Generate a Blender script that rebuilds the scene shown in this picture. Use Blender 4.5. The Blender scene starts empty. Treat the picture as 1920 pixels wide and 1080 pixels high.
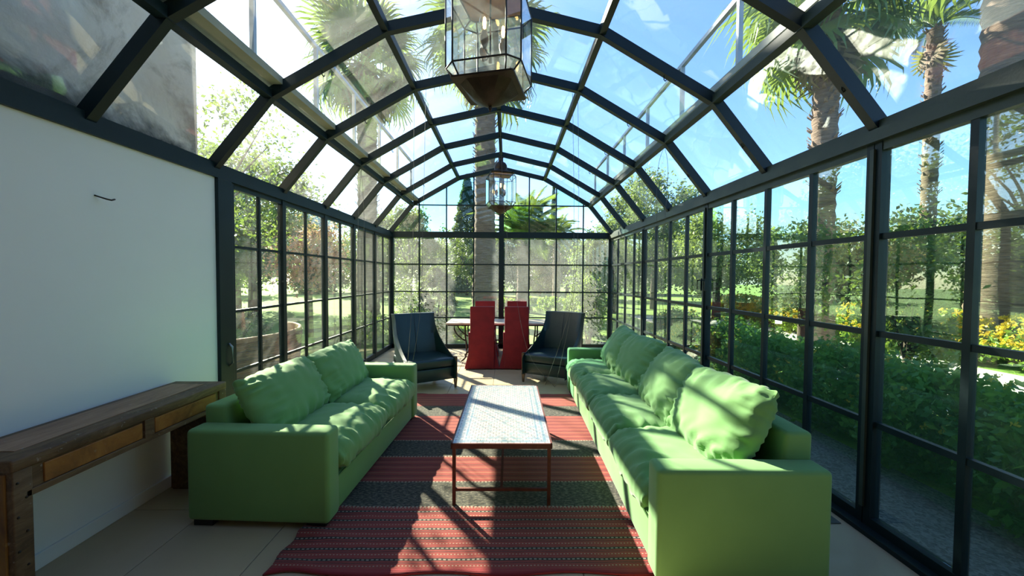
import bpy, bmesh, math, random
import numpy as np
from mathutils import Vector, Matrix, noise, Euler
R = math.radians
SC = bpy.context.scene
COL = SC.collection

# ------------------------------------------------------------------ camera, sky, sun, exposure
cam_d = bpy.data.cameras.new('camera'); cam = bpy.data.objects.new('camera', cam_d); COL.objects.link(cam)
cam_d.sensor_width = 36; cam_d.lens = 720 / 1920 * 36; cam_d.clip_start = .02; cam_d.clip_end = 400
CR = Vector((.99988195, -.0141984, .00587371)); CU = Vector((-.00544428, .03009636, .99953218)); CF = Vector((.01436854, .99944615, -.03001551))
M_ = Matrix((CR, CU, -CF)).transposed().to_4x4(); M_.translation = (0, 0, 1.57)
cam.matrix_world = M_
SC.camera = cam
SUN = Vector((-.52, .69, .50)).normalized()
world = bpy.data.worlds.new('sky'); SC.world = world; world.use_nodes = True
wn = world.node_tree; wn.nodes.clear()
sky = wn.nodes.new('ShaderNodeTexSky'); sky.sky_type = 'NISHITA'; sky.sun_disc = False
sky.sun_elevation = math.asin(SUN.z); sky.sun_rotation = math.atan2(SUN.x, SUN.y)
sky.air_density = 1.0; sky.dust_density = .5; sky.ozone_density = 2.5; sky.altitude = 100
bg = wn.nodes.new('ShaderNodeBackground'); wo = wn.nodes.new('ShaderNodeOutputWorld')
bg.inputs['Strength'].default_value = .135
tint = wn.nodes.new('ShaderNodeMix'); tint.data_type = 'RGBA'; tint.blend_type = 'MULTIPLY'; tint.inputs[0].default_value = 1
tint.inputs[7].default_value = (.80, .95, 1.12, 1); wn.links.new(sky.outputs[0], tint.inputs[6])
wn.links.new(tint.outputs[2], bg.inputs[0]); wn.links.new(bg.outputs[0], wo.inputs[0])
sl = bpy.data.lights.new('sun', 'SUN'); sl.energy = 10.5; sl.angle = R(.6); sl.color = (1, .9, .72)
so = bpy.data.objects.new('sun', sl); COL.objects.link(so)
so.rotation_euler = (-SUN).to_track_quat('-Z', 'Y').to_euler(); so.location = (-8, 12, 12)
SC.view_settings.view_transform = 'Standard'; SC.view_settings.look = 'None'
SC.view_settings.exposure = 1.45; SC.view_settings.gamma = 1
SC.cycles.transparent_max_bounces = 40; SC.cycles.max_bounces = 8; SC.cycles.diffuse_bounces = 4; SC.cycles.glossy_bounces = 4
SC.cycles.caustics_reflective = False; SC.cycles.caustics_refractive = False
SC.cycles.sample_clamp_indirect = 6

# ------------------------------------------------------------------ node helpers
class NT:
    def __init__(s, name):
        s.m = bpy.data.materials.new(name); s.m.use_nodes = True; s.t = s.m.node_tree; s.t.nodes.clear()
        s.out = s.n('ShaderNodeOutputMaterial')
    def n(s, typ, **kw):
        x = s.t.nodes.new(typ)
        for k, v in kw.items(): setattr(x, k, v)
        return x
    def put(s, sock, v):
        if isinstance(v, bpy.types.NodeSocket): s.t.links.new(v, sock)
        elif isinstance(v, (tuple, list)) and sock.type == 'RGBA' and len(v) == 3: sock.default_value = (*v, 1)
        else: sock.default_value = v
    def math(s, op, a, b=None, c=None, clamp=False):
        x = s.n('ShaderNodeMath', operation=op, use_clamp=clamp); s.put(x.inputs[0], a)
        if b is not None: s.put(x.inputs[1], b)
        if c is not None: s.put(x.inputs[2], c)
        return x.outputs[0]
    def mix(s, f, a, b, typ='MIX'):
        x = s.n('ShaderNodeMix', data_type='RGBA', blend_type=typ); s.put(x.inputs[0], f); s.put(x.inputs[6], a); s.put(x.inputs[7], b)
        return x.outputs[2]
    def ramp(s, f, stops, interp='LINEAR'):
        x = s.n('ShaderNodeValToRGB'); x.color_ramp.interpolation = interp; e = x.color_ramp.elements
        while len(e) < len(stops): e.new(.5)
        for i, (p, c) in enumerate(stops):
            e[i].position = p; e[i].color = (*c, 1) if len(c) == 3 else c
        s.put(x.inputs[0], f); return x.outputs[0]
    def coord(s, kind='Object', scale=(1, 1, 1), rot=(0, 0, 0)):
        x = s.n('ShaderNodeTexCoord'); m = s.n('ShaderNodeMapping'); m.inputs['Scale'].default_value = scale; m.inputs['Rotation'].default_value = rot
        s.t.links.new(x.outputs[kind], m.inputs[0]); return m.outputs[0]
    def pos(s):
        return s.n('ShaderNodeNewGeometry').outputs['Position']
    def noise(s, vec=None, scale=5, detail=4, rough=.55, dist=0):
        x = s.n('ShaderNodeTexNoise'); x.inputs['Scale'].default_value = scale; x.inputs['Detail'].default_value = detail
        x.inputs['Roughness'].default_value = rough; x.inputs['Distortion'].default_value = dist
        if vec is not None: s.put(x.inputs['Vector'], vec)
        return x.outputs['Fac']
    def bump(s, h, strength=.3, dist=.01):
        x = s.n('ShaderNodeBump'); x.inputs['Strength'].default_value = strength; x.inputs['Distance'].default_value = dist
        s.put(x.inputs['Height'], h); return x.outputs[0]
    def pbr(s, col, rough=.6, metal=0, normal=None, **kw):
        b = s.n('ShaderNodeBsdfPrincipled'); s.put(b.inputs['Base Color'], col); s.put(b.inputs['Roughness'], rough); s.put(b.inputs['Metallic'], metal)
        for k, v in kw.items(): s.put(b.inputs[k.replace('_', ' ')], v)
        if normal is not None: s.put(b.inputs['Normal'], normal)
        return b.outputs[0]
    def done(s, sh):
        s.t.links.new(sh, s.out.inputs[0]); return s.m
MAT = {}
def simple(name, c1, c2=None, rough=.6, metal=0, scale=8, bump=0, bscale=None, **kw):
    t = NT(name); v = t.coord()
    f = t.noise(v, scale, 5)
    col = t.mix(t.ramp(f, [(.3, (0, 0, 0)), (.7, (1, 1, 1))]), c1, c2 or c1)
    nr = t.bump(t.noise(v, bscale or scale * 6, 3), bump, .01) if bump else None
    MAT[name] = t.done(t.pbr(col, rough, metal, nr, **kw)); return MAT[name]

def glass(name, tint=(.93, .97, .95), dirt=.05, spots=0., f0=.05, dscale=3., dstretch=(1, 1, 1), dcol=(.85, .88, .85)):
    t = NT(name)
    v = t.coord('Object', dstretch)
    lw = t.n('ShaderNodeLayerWeight'); lw.inputs['Blend'].default_value = .5
    f = t.math('ADD', t.math('MULTIPLY', t.math('POWER', lw.outputs['Facing'], 5.0), 1 - f0), f0, clamp=True)
    tr = t.n('ShaderNodeBsdfTransparent'); t.put(tr.inputs[0], tint)
    gl = t.n('ShaderNodeBsdfGlossy'); t.put(gl.inputs['Color'], (.95, 1, .98)); gl.inputs['Roughness'].default_value = .0
    wob = t.n('ShaderNodeBump'); wob.inputs['Strength'].default_value = .06; wob.inputs['Distance'].default_value = .02
    t.put(wob.inputs['Height'], t.noise(v, 2.2, 1)); t.put(gl.inputs['Normal'], wob.outputs[0])
    tl = t.n('ShaderNodeBsdfTranslucent'); t.put(tl.inputs[0], dcol)
    df = t.n('ShaderNodeBsdfDiffuse'); t.put(df.inputs[0], dcol)
    dd = t.n('ShaderNodeMixShader'); dd.inputs[0].default_value = .45; t.put(dd.inputs[1], tl.outputs[0]); t.put(dd.inputs[2], df.outputs[0])
    d1 = t.math('MULTIPLY', t.ramp(t.noise(v, dscale, 6, .65, .8), [(.35, (.25,) * 3), (.75, (1,) * 3)]), dirt)
    if spots:
        d2 = t.math('MULTIPLY', t.ramp(t.noise(t.coord('Object'), 130, 2), [(.45, (0,) * 3), (.68, (1,) * 3)]), spots)
        d1 = t.math('ADD', d1, d2, clamp=True)
    m1 = t.n('ShaderNodeMixShader'); t.put(m1.inputs[0], d1); t.put(m1.inputs[1], tr.outputs[0]); t.put(m1.inputs[2], dd.outputs[0])
    m2 = t.n('ShaderNodeMixShader'); t.put(m2.inputs[0], f); t.put(m2.inputs[1], m1.outputs[0]); t.put(m2.inputs[2], gl.outputs[0])
    MAT[name] = t.done(m2.outputs[0]); return MAT[name]

def leafmat(name, c1, c2, c3=None, tr=.4, rough=.5, scale=1.6):
    t = NT(name); p = t.pos()
    f = t.noise(p, scale, 3); g = t.noise(p, 23, 2)
    ff = t.math('ADD', t.math('MULTIPLY', f, .6), t.math('MULTIPLY', g, .4))
    st = [(.36, c1), (.62, c2)] + ([(.72, c3)] if c3 else [])
    col = t.ramp(ff, st)
    a = t.pbr(col, rough); b = t.n('ShaderNodeBsdfTranslucent'); t.put(b.inputs[0], t.mix(.5, col, (.45, .6, .08)))
    m = t.n('ShaderNodeMixShader'); m.inputs[0].default_value = tr; t.put(m.inputs[1], a); t.put(m.inputs[2], b.outputs[0])
    MAT[name] = t.done(m.outputs[0]); return MAT[name]

# ------------------------------------------------------------------ materials
simple('frame', (.004, .014, .017), (.008, .021, .024), .45, 0, 3, .05, 60, Specular_IOR_Level=.3)
simple('frame_pale', (.022, .042, .036), (.04, .06, .045), .5, 0, 6, .08, 60)  # paler, greener frame tone for some right-hand members
glass('glass_clear', (.95, .985, .97), .012, 0, .05)
glass('glass_right', (.86, .96, .91), .015, 0, .11)
glass('glass_left', (.93, .97, .94), .05, .02, .05, 2.0, (1, 1, .5))
glass('glass_dusty', (.92, .96, .95), .05, .15, .05, 4, (1, 1, 1), (.72, .78, .78))
glass('glass_haze', (.93, .97, .97), .07, .06, .05, 4)
glass('glass_roof', (.94, .975, .985), .085, 0, .045, 1.6, (.6, 2.2, 1))
glass('glass_green', (.70, .90, .42), .03, 0, .05)
glass('glass_cyan', (.72, .93, .93), .02, 0, .05)
glass('glass_lantern', (.97, .99, .99), .08, 0, .05, 9)
t = NT('plaster'); v = t.coord()
MAT['plaster'] = t.done(t.pbr(t.mix(t.noise(v, 1.3, 5), (.80, .82, .78), (.88, .89, .86)), .85, 0, t.bump(t.noise(v, 40, 5), .12, .004)))
t = NT('stained_render'); p = t.pos()
sp = t.n('ShaderNodeSeparateXYZ'); t.put(sp.inputs[0], p)
big = t.noise(p, .9, 6, .65, .6)
hgt = t.math('ADD', t.math('MULTIPLY', t.math('SUBTRACT', sp.outputs[2], 2.60), 1.3), t.math('MULTIPLY', t.math('SUBTRACT', big, .5), 1.6))
base = t.mix(t.ramp(big, [(.35, (0,) * 3), (.65, (1,) * 3)]), (.66, .54, .40), (.80, .70, .56))
blot = t.ramp(t.noise(p, 1.5, 8, .7, 1.2), [(.5, (0,) * 3), (.66, (1,) * 3)])
base = t.mix(t.math('MULTIPLY', blot, .75), base, (.28, .21, .14))
MAT['stained_render'] = t.done(t.pbr(t.mix(t.ramp(hgt, [(.05, (1,) * 3), (.30, (0,) * 3)]), base, (.022, .026, .02)), .9, 0, t.bump(t.noise(p, 14, 6), .5, .02)))
t = NT('stone_tile'); v = t.pos()
oi = t.n('ShaderNodeObjectInfo')
c = t.mix(t.noise(v, 2.2, 6, .6, .5), (.43, .325, .19), (.53, .42, .265))
c = t.mix(t.math('MULTIPLY', oi.outputs['Random'], .18), c, (.57, .49, .36))
c = t.mix(t.math('MULTIPLY', t.ramp(t.noise(v, 60, 3), [(.6, (0,) * 3), (.75, (1,) * 3)]), .25), c, (.30, .26, .19))
MAT['stone_tile'] = t.done(t.pbr(c, t.ramp(t.noise(v, 5, 4), [(.3, (.28,) * 3), (.7, (.5,) * 3)]), 0, t.bump(t.noise(v, 30, 4), .06, .004)))
simple('grout', (.30, .27, .21), (.36, .32, .26), .9)
t = NT('sofa_fabric'); v = t.coord()
wv = t.n('ShaderNodeTexWave', wave_type='BANDS', bands_direction='X'); wv.inputs['Scale'].default_value = 260; t.put(wv.inputs[0], v)
wv2 = t.n('ShaderNodeTexWave', wave_type='BANDS', bands_direction='Z'); wv2.inputs['Scale'].default_value = 260; t.put(wv2.inputs[0], v)
hh = t.math('ADD', t.math('ADD', wv.outputs['Fac'], wv2.outputs['Fac']), t.noise(v, 300, 2))
c = t.mix(t.noise(v, 4, 4), (.135, .30, .085), (.17, .36, .115))
MAT['sofa_fabric'] = t.done(t.pbr(c, .85, 0, t.bump(hh, .12, .001), Sheen_Weight=.25, Sheen_Roughness=.4))
simple('black_wood', (.006, .006, .006), (.012, .01, .009), .5)
simple('leather', (.004, .020, .024), (.007, .028, .031), .36, 0, 5, .12, 90)
simple('leather_seam', (.004, .014, .02), None, .5)
simple('walnut', (.06, .028, .012), (.11, .05, .022), .45, 0, 14)
simple('red_cover', (.19, .005, .007), (.26, .008, .010), .9, 0, 7, .25, 120, Sheen_Weight=.2)
simple('rust_iron', (.085, .02, .014), (.14, .035, .022), .6, .3, 20, .1)
simple('iron', (.02, .018, .016), (.05, .035, .025), .6, .5, 20, .1)
simple('table_stone', (.50, .40, .33), (.62, .54, .46), .35, 0, 6)
simple('bronze', (.022, .014, .009), (.05, .03, .018), .5, .6, 12, .15)
simple('copper_inside', (.22, .10, .05), (.30, .15, .08), .45, .5, 12)
simple('solder', (.012, .01, .009), (.02, .017, .014), .45, .4)
simple('socket', (.20, .12, .06), (.28, .17, .09), .6)
simple('cord', (.10, .10, .09), (.16, .16, .14), .7)
simple('galvanised', (.30, .33, .34), (.42, .45, .46), .45, .5, 10)
simple('gutter_paint', (.34, .36, .28), (.45, .46, .36), .55, 0, 4)
simple('steel_plate', (.06, .07, .07), (.10, .11, .11), .45, .6, 10, .1)
def wood(name, a, b, c, rough=.6, sc=(3, 3, 3), wear=(.35, .31, .26)):
    t = NT(name); v = t.coord('Object', sc)
    f = t.noise(v, 2.2, 8, .65, 1.6)
    col = t.ramp(f, [(.3, a), (.5, b), (.72, c)])
    sp = t.ramp(t.noise(t.coord(), 42, 3), [(.66, (0,) * 3), (.72, (1,) * 3)])
    col = t.mix(t.math('MULTIPLY', sp, .55), col, wear)
    MAT[name] = t.done(t.pbr(col, rough, 0, t.bump(t.noise(v, 9, 6), .4, .006)))
wood('console_dark', (.045, .022, .008), (.115, .06, .022), (.21, .13, .06), .6, (6, 1.2, 6))
wood('console_top', (.17, .08, .04), (.30, .155, .08), (.40, .24, .14), .5, (6, 1.0, 6))
wood('console_panel', (.15, .055, .009), (.30, .115, .018), (.40, .18, .035), .55, (2, 2, 2), (.3, .2, .1))
wood('console_end', (.13, .05, .008), (.24, .105, .014), (.33, .16, .03), .6, (2, 2, 1), (.35, .2, .06))
wood('timber', (.09, .05, .028), (.15, .09, .05), (.20, .13, .08), .6)
# mosaic
t = NT('mosaic'); v = t.coord()
br = t.n('ShaderNodeTexBrick'); br.offset = .5; br.inputs['Scale'].default_value = 1; t.put(br.inputs['Vector'], v)
for k, x in (('Mortar Size', .0022), ('Brick Width', .042), ('Row Height', .030), ('Mortar Smooth', .1), ('Bias', 0.)): br.inputs[k].default_value = x
t.put(br.inputs['Color1'], (.50, .47, .41)); t.put(br.inputs['Color2'], (.36, .36, .34)); t.put(br.inputs['Mortar'], (.16, .15, .13))
n2 = t.noise(v, 26, 2)
c = t.mix(t.ramp(n2, [(.50, (0,) * 3), (.62, (1,) * 3)]), br.outputs['Color'], (.25, .29, .30), 'MIX')
sp = t.n('ShaderNodeSeparateXYZ'); t.put(sp.inputs[0], v)
ex = t.math('SUBTRACT', .34, t.math('ABSOLUTE', sp.outputs[0])); ey = t.math('SUBTRACT', .70, t.math('ABSOLUTE', sp.outputs[1]))
ed = t.math('MINIMUM', ex, ey)
ring = t.math('MULTIPLY', t.math('GREATER_THAN', ed, .035), t.math('LESS_THAN', ed, .055))
ring2 = t.math('MULTIPLY', t.math('GREATER_THAN', ed, .085), t.math('LESS_THAN', ed, .095))
c = t.mix(t.math('MULTIPLY', t.math('ADD', ring, ring2, clamp=True), .6), c, (.10, .20, .24))
MAT['mosaic'] = t.done(t.pbr(c, .22, 0, t.bump(br.outputs['Fac'], -.25, .003)))
# kilim: stripes run across, local y from the near hem to the far hem
t = NT('kilim'); v = t.coord()
sp = t.n('ShaderNodeSeparateXYZ'); t.put(sp.inputs[0], v)
X, Y = sp.outputs[0], sp.outputs[1]
wy = t.math('ADD', Y, t.math('MULTIPLY', t.math('SUBTRACT', t.noise(v, 7, 3), .5), .016))
u1 = t.math('FRACT', t.math('DIVIDE', wy, .086))
dash = t.math('GREATER_THAN', t.math('FRACT', t.math('MULTIPLY', X, 38)), .45)
red = t.mix(t.noise(v, 3, 4), (.24, .025, .022), (.33, .055, .04))
red = t.mix(t.ramp(t.noise(t.coord('Object', (3, 60, 1)), 3, 4), [(.4, (0,) * 3), (.7, (1,) * 3)]), red, (.20, .02, .018))
line = lambda c, w: t.math('LESS_THAN', t.math('ABSOLUTE', t.math('SUBTRACT', u1, c)), w)
col = t.mix(t.math('MULTIPLY', line(.16, .11), 1.0), red, (.018, .014, .012))
col = t.mix(t.math('MULTIPLY', t.math('MULTIPLY', line(.16, .045), dash), .8), col, (.42, .35, .27))
dash2 = t.math('GREATER_THAN', t.math('FRACT', t.math('MULTIPLY', X, 52)), .55)
col = t.mix(t.math('MULTIPLY', t.math('MULTIPLY', line(.62, .035), dash2), .75), col, (.45, .36, .25))
col = t.mix(t.math('MULTIPLY', line(.86, .03), .8), col, (.05, .012, .012))
col2 = t.mix(t.math('MULTIPLY', line(.5, .09), .55), red, (.06, .014, .012))
col2 = t.mix(t.math('MULTIPLY', line(.05, .05), .6), col2, (.40, .20, .10))
col = t.mix(t.math('GREATER_THAN', wy, .60), col, col2)
dk = t.ramp(t.noise(t.coord('Object', (22, 55, 1)), 1.6, 4, .7), [(.42, (.012, .011, .009)), (.52, (.05, .045, .032)), (.60, (.16, .15, .11)), (.68, (.10, .02, .018))])
def band(a, b): return t.math('MULTIPLY', t.math('GREATER_THAN', wy, a), t.math('LESS_THAN', wy, b))
bd = t.math('ADD', t.math('ADD', band(.585, .90), band(1.31, 1.63)), band(2.27, 2.60), clamp=True)
col = t.mix(bd, col, dk)
edge = t.math('ADD', t.math('ADD', band(.575, .592), band(.893, .907)), t.math('ADD', band(1.30, 1.318), band(1.622, 1.638)), clamp=True)
col = t.mix(t.math('MULTIPLY', edge, t.math('MULTIPLY', dash, .7)), col, (.40, .34, .26))
hem = t.math('ADD', t.math('LESS_THAN', wy, .035), t.math('GREATER_THAN', wy, 3.0), clamp=True)
col = t.mix(hem, col, (.27, .02, .025))
wvv = t.n('ShaderNodeTexWave', wave_type='BANDS', bands_direction='Y'); wvv.inputs['Scale'].default_value = 45; t.put(wvv.inputs[0], v)
MAT['kilim'] = t.done(t.pbr(col, .95, 0, t.bump(t.math('ADD', wvv.outputs['Fac'], t.noise(v, 160, 2)), .5, .004), Sheen_Weight=.1))
# outdoors
t = NT('lawn'); p = t.pos()
c = t.ramp(t.noise(p, 1.1, 7, .7), [(.3, (.13, .24, .03)), (.55, (.20, .34, .05)), (.75, (.30, .42, .08))])
c = t.mix(t.ramp(t.noise(p, 90, 2), [(.4, (0,) * 3), (.7, (.6,) * 3)]), c, (.10, .19, .02))
MAT['lawn'] = t.done(t.pbr(c, .9, 0, t.bump(t.noise(p, 70, 3), .8, .03)))
simple('grass_blade', (.10, .22, .02), (.22, .36, .04), .7)
t = NT('gravel'); p = t.pos()
vo = t.n('ShaderNodeTexVoronoi'); vo.inputs['Scale'].default_value = 60; t.put(vo.inputs['Vector'], p)
MAT['gravel'] = t.done(t.pbr(t.ramp(vo.outputs['Color'], [(.2, (.10, .10, .09)), (.8, (.26, .25, .22))]), .9, 0, t.bump(vo.outputs['Distance'], .8, .02)))
simple('paving', (.55, .50, .42), (.66, .62, .54), .8, 0, 2, .2)
leafmat('leaf_hedge', (.04, .15, .02), (.11, .31, .04), (.24, .45, .07))
leafmat('leaf_dark', (.010, .032, .010), (.026, .068, .019), (.055, .11, .032), .25)
leafmat('leaf_mid', (.028, .08, .015), (.07, .16, .03), (.14, .24, .05), .33)
leafmat('leaf_olive', (.05, .10, .04), (.12, .18, .09), (.2, .26, .14))
leafmat('leaf_bright', (.12, .25, .03), (.24, .38, .05), (.36, .46, .08), .5)
leafmat('leaf_grey', (.13, .17, .15), (.22, .27, .24), (.30, .33, .31))
leafmat('leaf_blue', (.016, .045, .035), (.035, .08, .065), (.06, .11, .09), .25)
leafmat('frond', (.035, .09, .025), (.09, .17, .05), (.18, .26, .10), .35, .4)
leafmat('frond_dry', (.16, .11, .06), (.26, .19, .10), (.34, .26, .15), .3, .7)
leafmat('petal_yellow', (.55, .33, .01), (.75, .52, .02), (.8, .6, .1), .3)
leafmat('petal_pink', (.55, .16, .14), (.7, .28, .25), (.75, .4, .38), .4)
leafmat('petal_white', (.7, .7, .62), (.8, .8, .75), (.85, .85, .8), .4)
t = NT('palm_bark'); v = t.coord('Object', (1, 1, 9))
MAT['palm_bark'] = t.done(t.pbr(t.ramp(t.noise(v, 3, 6, .7), [(.3, (.10, .065, .04)), (.6, (.24, .17, .12)), (.8, (.36, .27, .20))]), .95, 0, t.bump(t.noise(v, 5, 6), .9, .05)))
simple('bark', (.05, .035, .025), (.12, .09, .065), .95, 0, 9, .6)
simple('rattan', (.24, .14, .07), (.40, .26, .14), .7, 0, 10, .3)
simple('rattan_dark', (.10, .05, .025), (.16, .09, .045), .7, 0, 10)
simple('linen', (.62, .60, .55), (.70, .68, .62), .9, 0, 6)
for nm, c, s in (('filament', (1, .62, .22), 7),):
    t = NT(nm); e = t.n('ShaderNodeEmission'); t.put(e.inputs[0], c); e.inputs[1].default_value = s; MAT[nm] = t.done(e.outputs[0]); MAT[nm].cycles.emission_sampling = 'NONE'
glass('bulb_glass', (1, .93, .8), .02, 0, .05)

# ------------------------------------------------------------------ mesh helpers
def link(name, me, parent=None):
    o = bpy.data.objects.new(name, me); COL.objects.link(o)
    if parent: o.parent = parent
    return o
def tag(o, label=None, cat=None, group=None, kind=None):
    if label: o['label'] = label
    if cat: o['category'] = cat
    if group: o['group'] = group
    if kind: o['kind'] = kind
    return o
def empty(name, loc=(0, 0, 0), rz=0, label=None, cat=None, group=None, kind=None):
    o = bpy.data.objects.new(name, None); COL.objects.link(o); o.location = loc; o.rotation_euler = (0, 0, rz); o.empty_display_size = .1
    return tag(o, label, cat, group, kind)
def rect_profile(w, h):
    return [(-w / 2, -h / 2), (w / 2, -h / 2), (w / 2, h / 2), (-w / 2, h / 2)]
def circ(r, n=8):
    return [(r * math.cos(2 * math.pi * i / n), r * math.sin(2 * math.pi * i / n)) for i in range(n)]
class MB:
    def __init__(s): s.v = []; s.f = []
    def add(s, vs, fs):
        k = len(s.v); s.v += [tuple(x) for x in vs]; s.f += [tuple(i + k for i in f) for f in fs]; return s
    def box(s, a, b):
        (x0, y0, z0), (x1, y1, z1) = a, b
        return s.add([(x0, y0, z0), (x1, y0, z0), (x1, y1, z0), (x0, y1, z0), (x0, y0, z1), (x1, y0, z1), (x1, y1, z1), (x0, y1, z1)],
                     [(0, 3, 2, 1), (4, 5, 6, 7), (0, 1, 5, 4), (1, 2, 6, 5), (2, 3, 7, 6), (3, 0, 4, 7)])
    def cbox(s, c, d): return s.box([c[i] - d[i] / 2 for i in range(3)], [c[i] + d[i] / 2 for i in range(3)])
    def sweep(s, path, prof, up=(0, 0, 1), closed=False, scales=None):
        path = [Vector(p) for p in path]; n = len(path); m = len(prof); up = Vector(up); vs = []
        for i, p in enumerate(path):
            a = path[(i - 1) % n] if (i or closed) else p; b = path[(i + 1) % n] if (i < n - 1 or closed) else p
            d1 = (p - a).normalized() if (p - a).length > 1e-9 else None; d2 = (b - p).normalized() if (b - p).length > 1e-9 else None
            d = ((d1 or d2) + (d2 or d1)).normalized()
            u = up - d * up.dot(d)
            if u.length < 1e-4: u = Vector((1, 0, 0)) - d * d.x
            u.normalize(); r = d.cross(u)
            k = 1.0
            if d1 and d2:
                k = 1 / max(.5, math.sqrt(max(0, (1 + d1.dot(d2)) / 2)))
            sc = scales[i] if scales else 1
            side = (d2 - d1) if d1 and d2 else None
            for (x, y) in prof:
                off = r * x * sc + u * y * sc
                if side is not None and side.length > 1e-6:
                    sd = side.normalized(); off = off + sd * off.dot(sd) * (k - 1)
                vs.append(p + off)
        fs = []
        for i in range(n if closed else n - 1):
            for j in range(m):
                a = i * m + j; b = i * m + (j + 1) % m; c = ((i + 1) % n) * m + (j + 1) % m; d = ((i + 1) % n) * m + j
                fs.append((a, b, c, d))
        if not closed: fs += [tuple(range(m))[::-1], tuple(range((n - 1) * m, n * m))]
        return s.add(vs, fs)
    def tube(s, path, r, n=8, scales=None): return s.sweep(path, circ(r, n), (.013, .02, 1), False, scales)
    def prism(s, poly, axis, a, b):
        n = len(poly)
        def P(q, h): return {'x': (h, q[0], q[1]), 'y': (q[0], h, q[1]), 'z': (q[0], q[1], h)}[axis]
        vs = [P(q, a) for q in poly] + [P(q, b) for q in poly]
        return s.add(vs, [tuple(range(n))[::-1], tuple(range(n, 2 * n))] + [(i, (i + 1) % n, n + (i + 1) % n, n + i) for i in range(n)])
    def lathe(s, prof, n=24, c=(0, 0, 0), jit=0, rot=0):
        vs = []; k = len(prof)
        for i in range(n):
            a = 2 * math.pi * i / n + rot
            for (r, z) in prof: vs.append((c[0] + r * math.cos(a), c[1] + r * math.sin(a), c[2] + z))
        fs = [(i * k + j, ((i + 1) % n) * k + j, ((i + 1) % n) * k + j + 1, i * k + j + 1) for i in range(n) for j in range(k - 1)]
        fs += [tuple(i * k for i in range(n))[::-1], tuple(i * k + k - 1 for i in range(n))]
        return s.add(vs, fs)
    def mesh(s, name, mat, smooth=False, bevel=0, seg=2):
        me = bpy.data.meshes.new(name); me.from_pydata(s.v, [], s.f); me.update()
        bm = bmesh.new(); bm.from_mesh(me); bmesh.ops.recalc_face_normals(bm, faces=bm.faces)
        if bevel:
            es = [e for e in bm.edges if len(e.link_faces) == 2 and e.calc_face_angle(0) > .5]
            bmesh.ops.bevel(bm, geom=es, offset=bevel, segments=seg, profile=.5, affect='EDGES', clamp_overlap=True)
        bm.to_mesh(me); bm.free()
        me.materials.append(MAT[mat])
        if smooth:
            for p in me.polygons: p.use_smooth = True
            if smooth != True: me.set_sharp_from_angle(angle=R(smooth))
        return me
    def build(s, name, mat, parent=None, smooth=False, bevel=0, seg=2):
        return link(name, s.mesh(name, mat, smooth, bevel, seg), parent)
def npmesh(name, verts, quads, mat, smooth=False):
    me = bpy.data.meshes.new(name); nv = len(verts); nf = len(quads); k = quads.shape[1]
    me.vertices.add(nv); me.vertices.foreach_set('co', np.asarray(verts, np.float32).ravel())
    me.loops.add(nf * k); me.loops.foreach_set('vertex_index', np.asarray(quads, np.int32).ravel())
    me.polygons.add(nf); me.polygons.foreach_set('loop_start', np.arange(nf, dtype=np.int32) * k)
    me.materials.append(MAT[mat]); me.update(calc_edges=True)
    if smooth: me.polygons.foreach_set('use_smooth', np.ones(nf, bool))
    return me
def leafmesh(name, C, size, mat, seed=0, aspect=.5, droop=.0, vary=.4):
    g = np.random.default_rng(seed); N = len(C); C = np.asarray(C)
    a = g.normal(size=(N, 3)); a[:, 2] -= droop; a /= np.linalg.norm(a, axis=1)[:, None]
    b = np.cross(a, g.normal(size=(N, 3))); b /= np.linalg.norm(b, axis=1)[:, None] + 1e-9
    s = size * (1 + vary * (g.random(N) * 2 - 1)); a *= s[:, None]; b *= (s * aspect)[:, None]
    V = np.empty((N, 4, 3)); V[:, 0] = C - a * .5; V[:, 1] = C + b * .5 + a * .05; V[:, 2] = C + a * .5; V[:, 3] = C - b * .5 + a * .05
    return npmesh(name, V.reshape(-1, 3), np.arange(N * 4).reshape(N, 4), mat)
def blob(n, c, r, clusters, cr, seed, shell=.55, zmin=None):
    """points of a leafy crown: clusters inside an ellipsoid, leaves round each cluster"""
    g = np.random.default_rng(seed)
    d = g.normal(size=(clusters, 3)); d /= np.linalg.norm(d, axis=1)[:, None]
    d *= (shell + (1 - shell) * g.random(clusters) ** .6)[:, None]
    cl = d * np.array(r) + np.array(c)
    k = g.integers(0, clusters, n); p = g.normal(size=(n, 3)); p /= np.linalg.norm(p, axis=1)[:, None]
    p *= (g.random(n) ** .5)[:, None] * cr * (.6 + .8 * g.random(n))[:, None]
    P = cl[k] + p
    if zmin is not None: P[:, 2] = np.maximum(P[:, 2], zmin + .05 * g.random(n))
    return P

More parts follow.
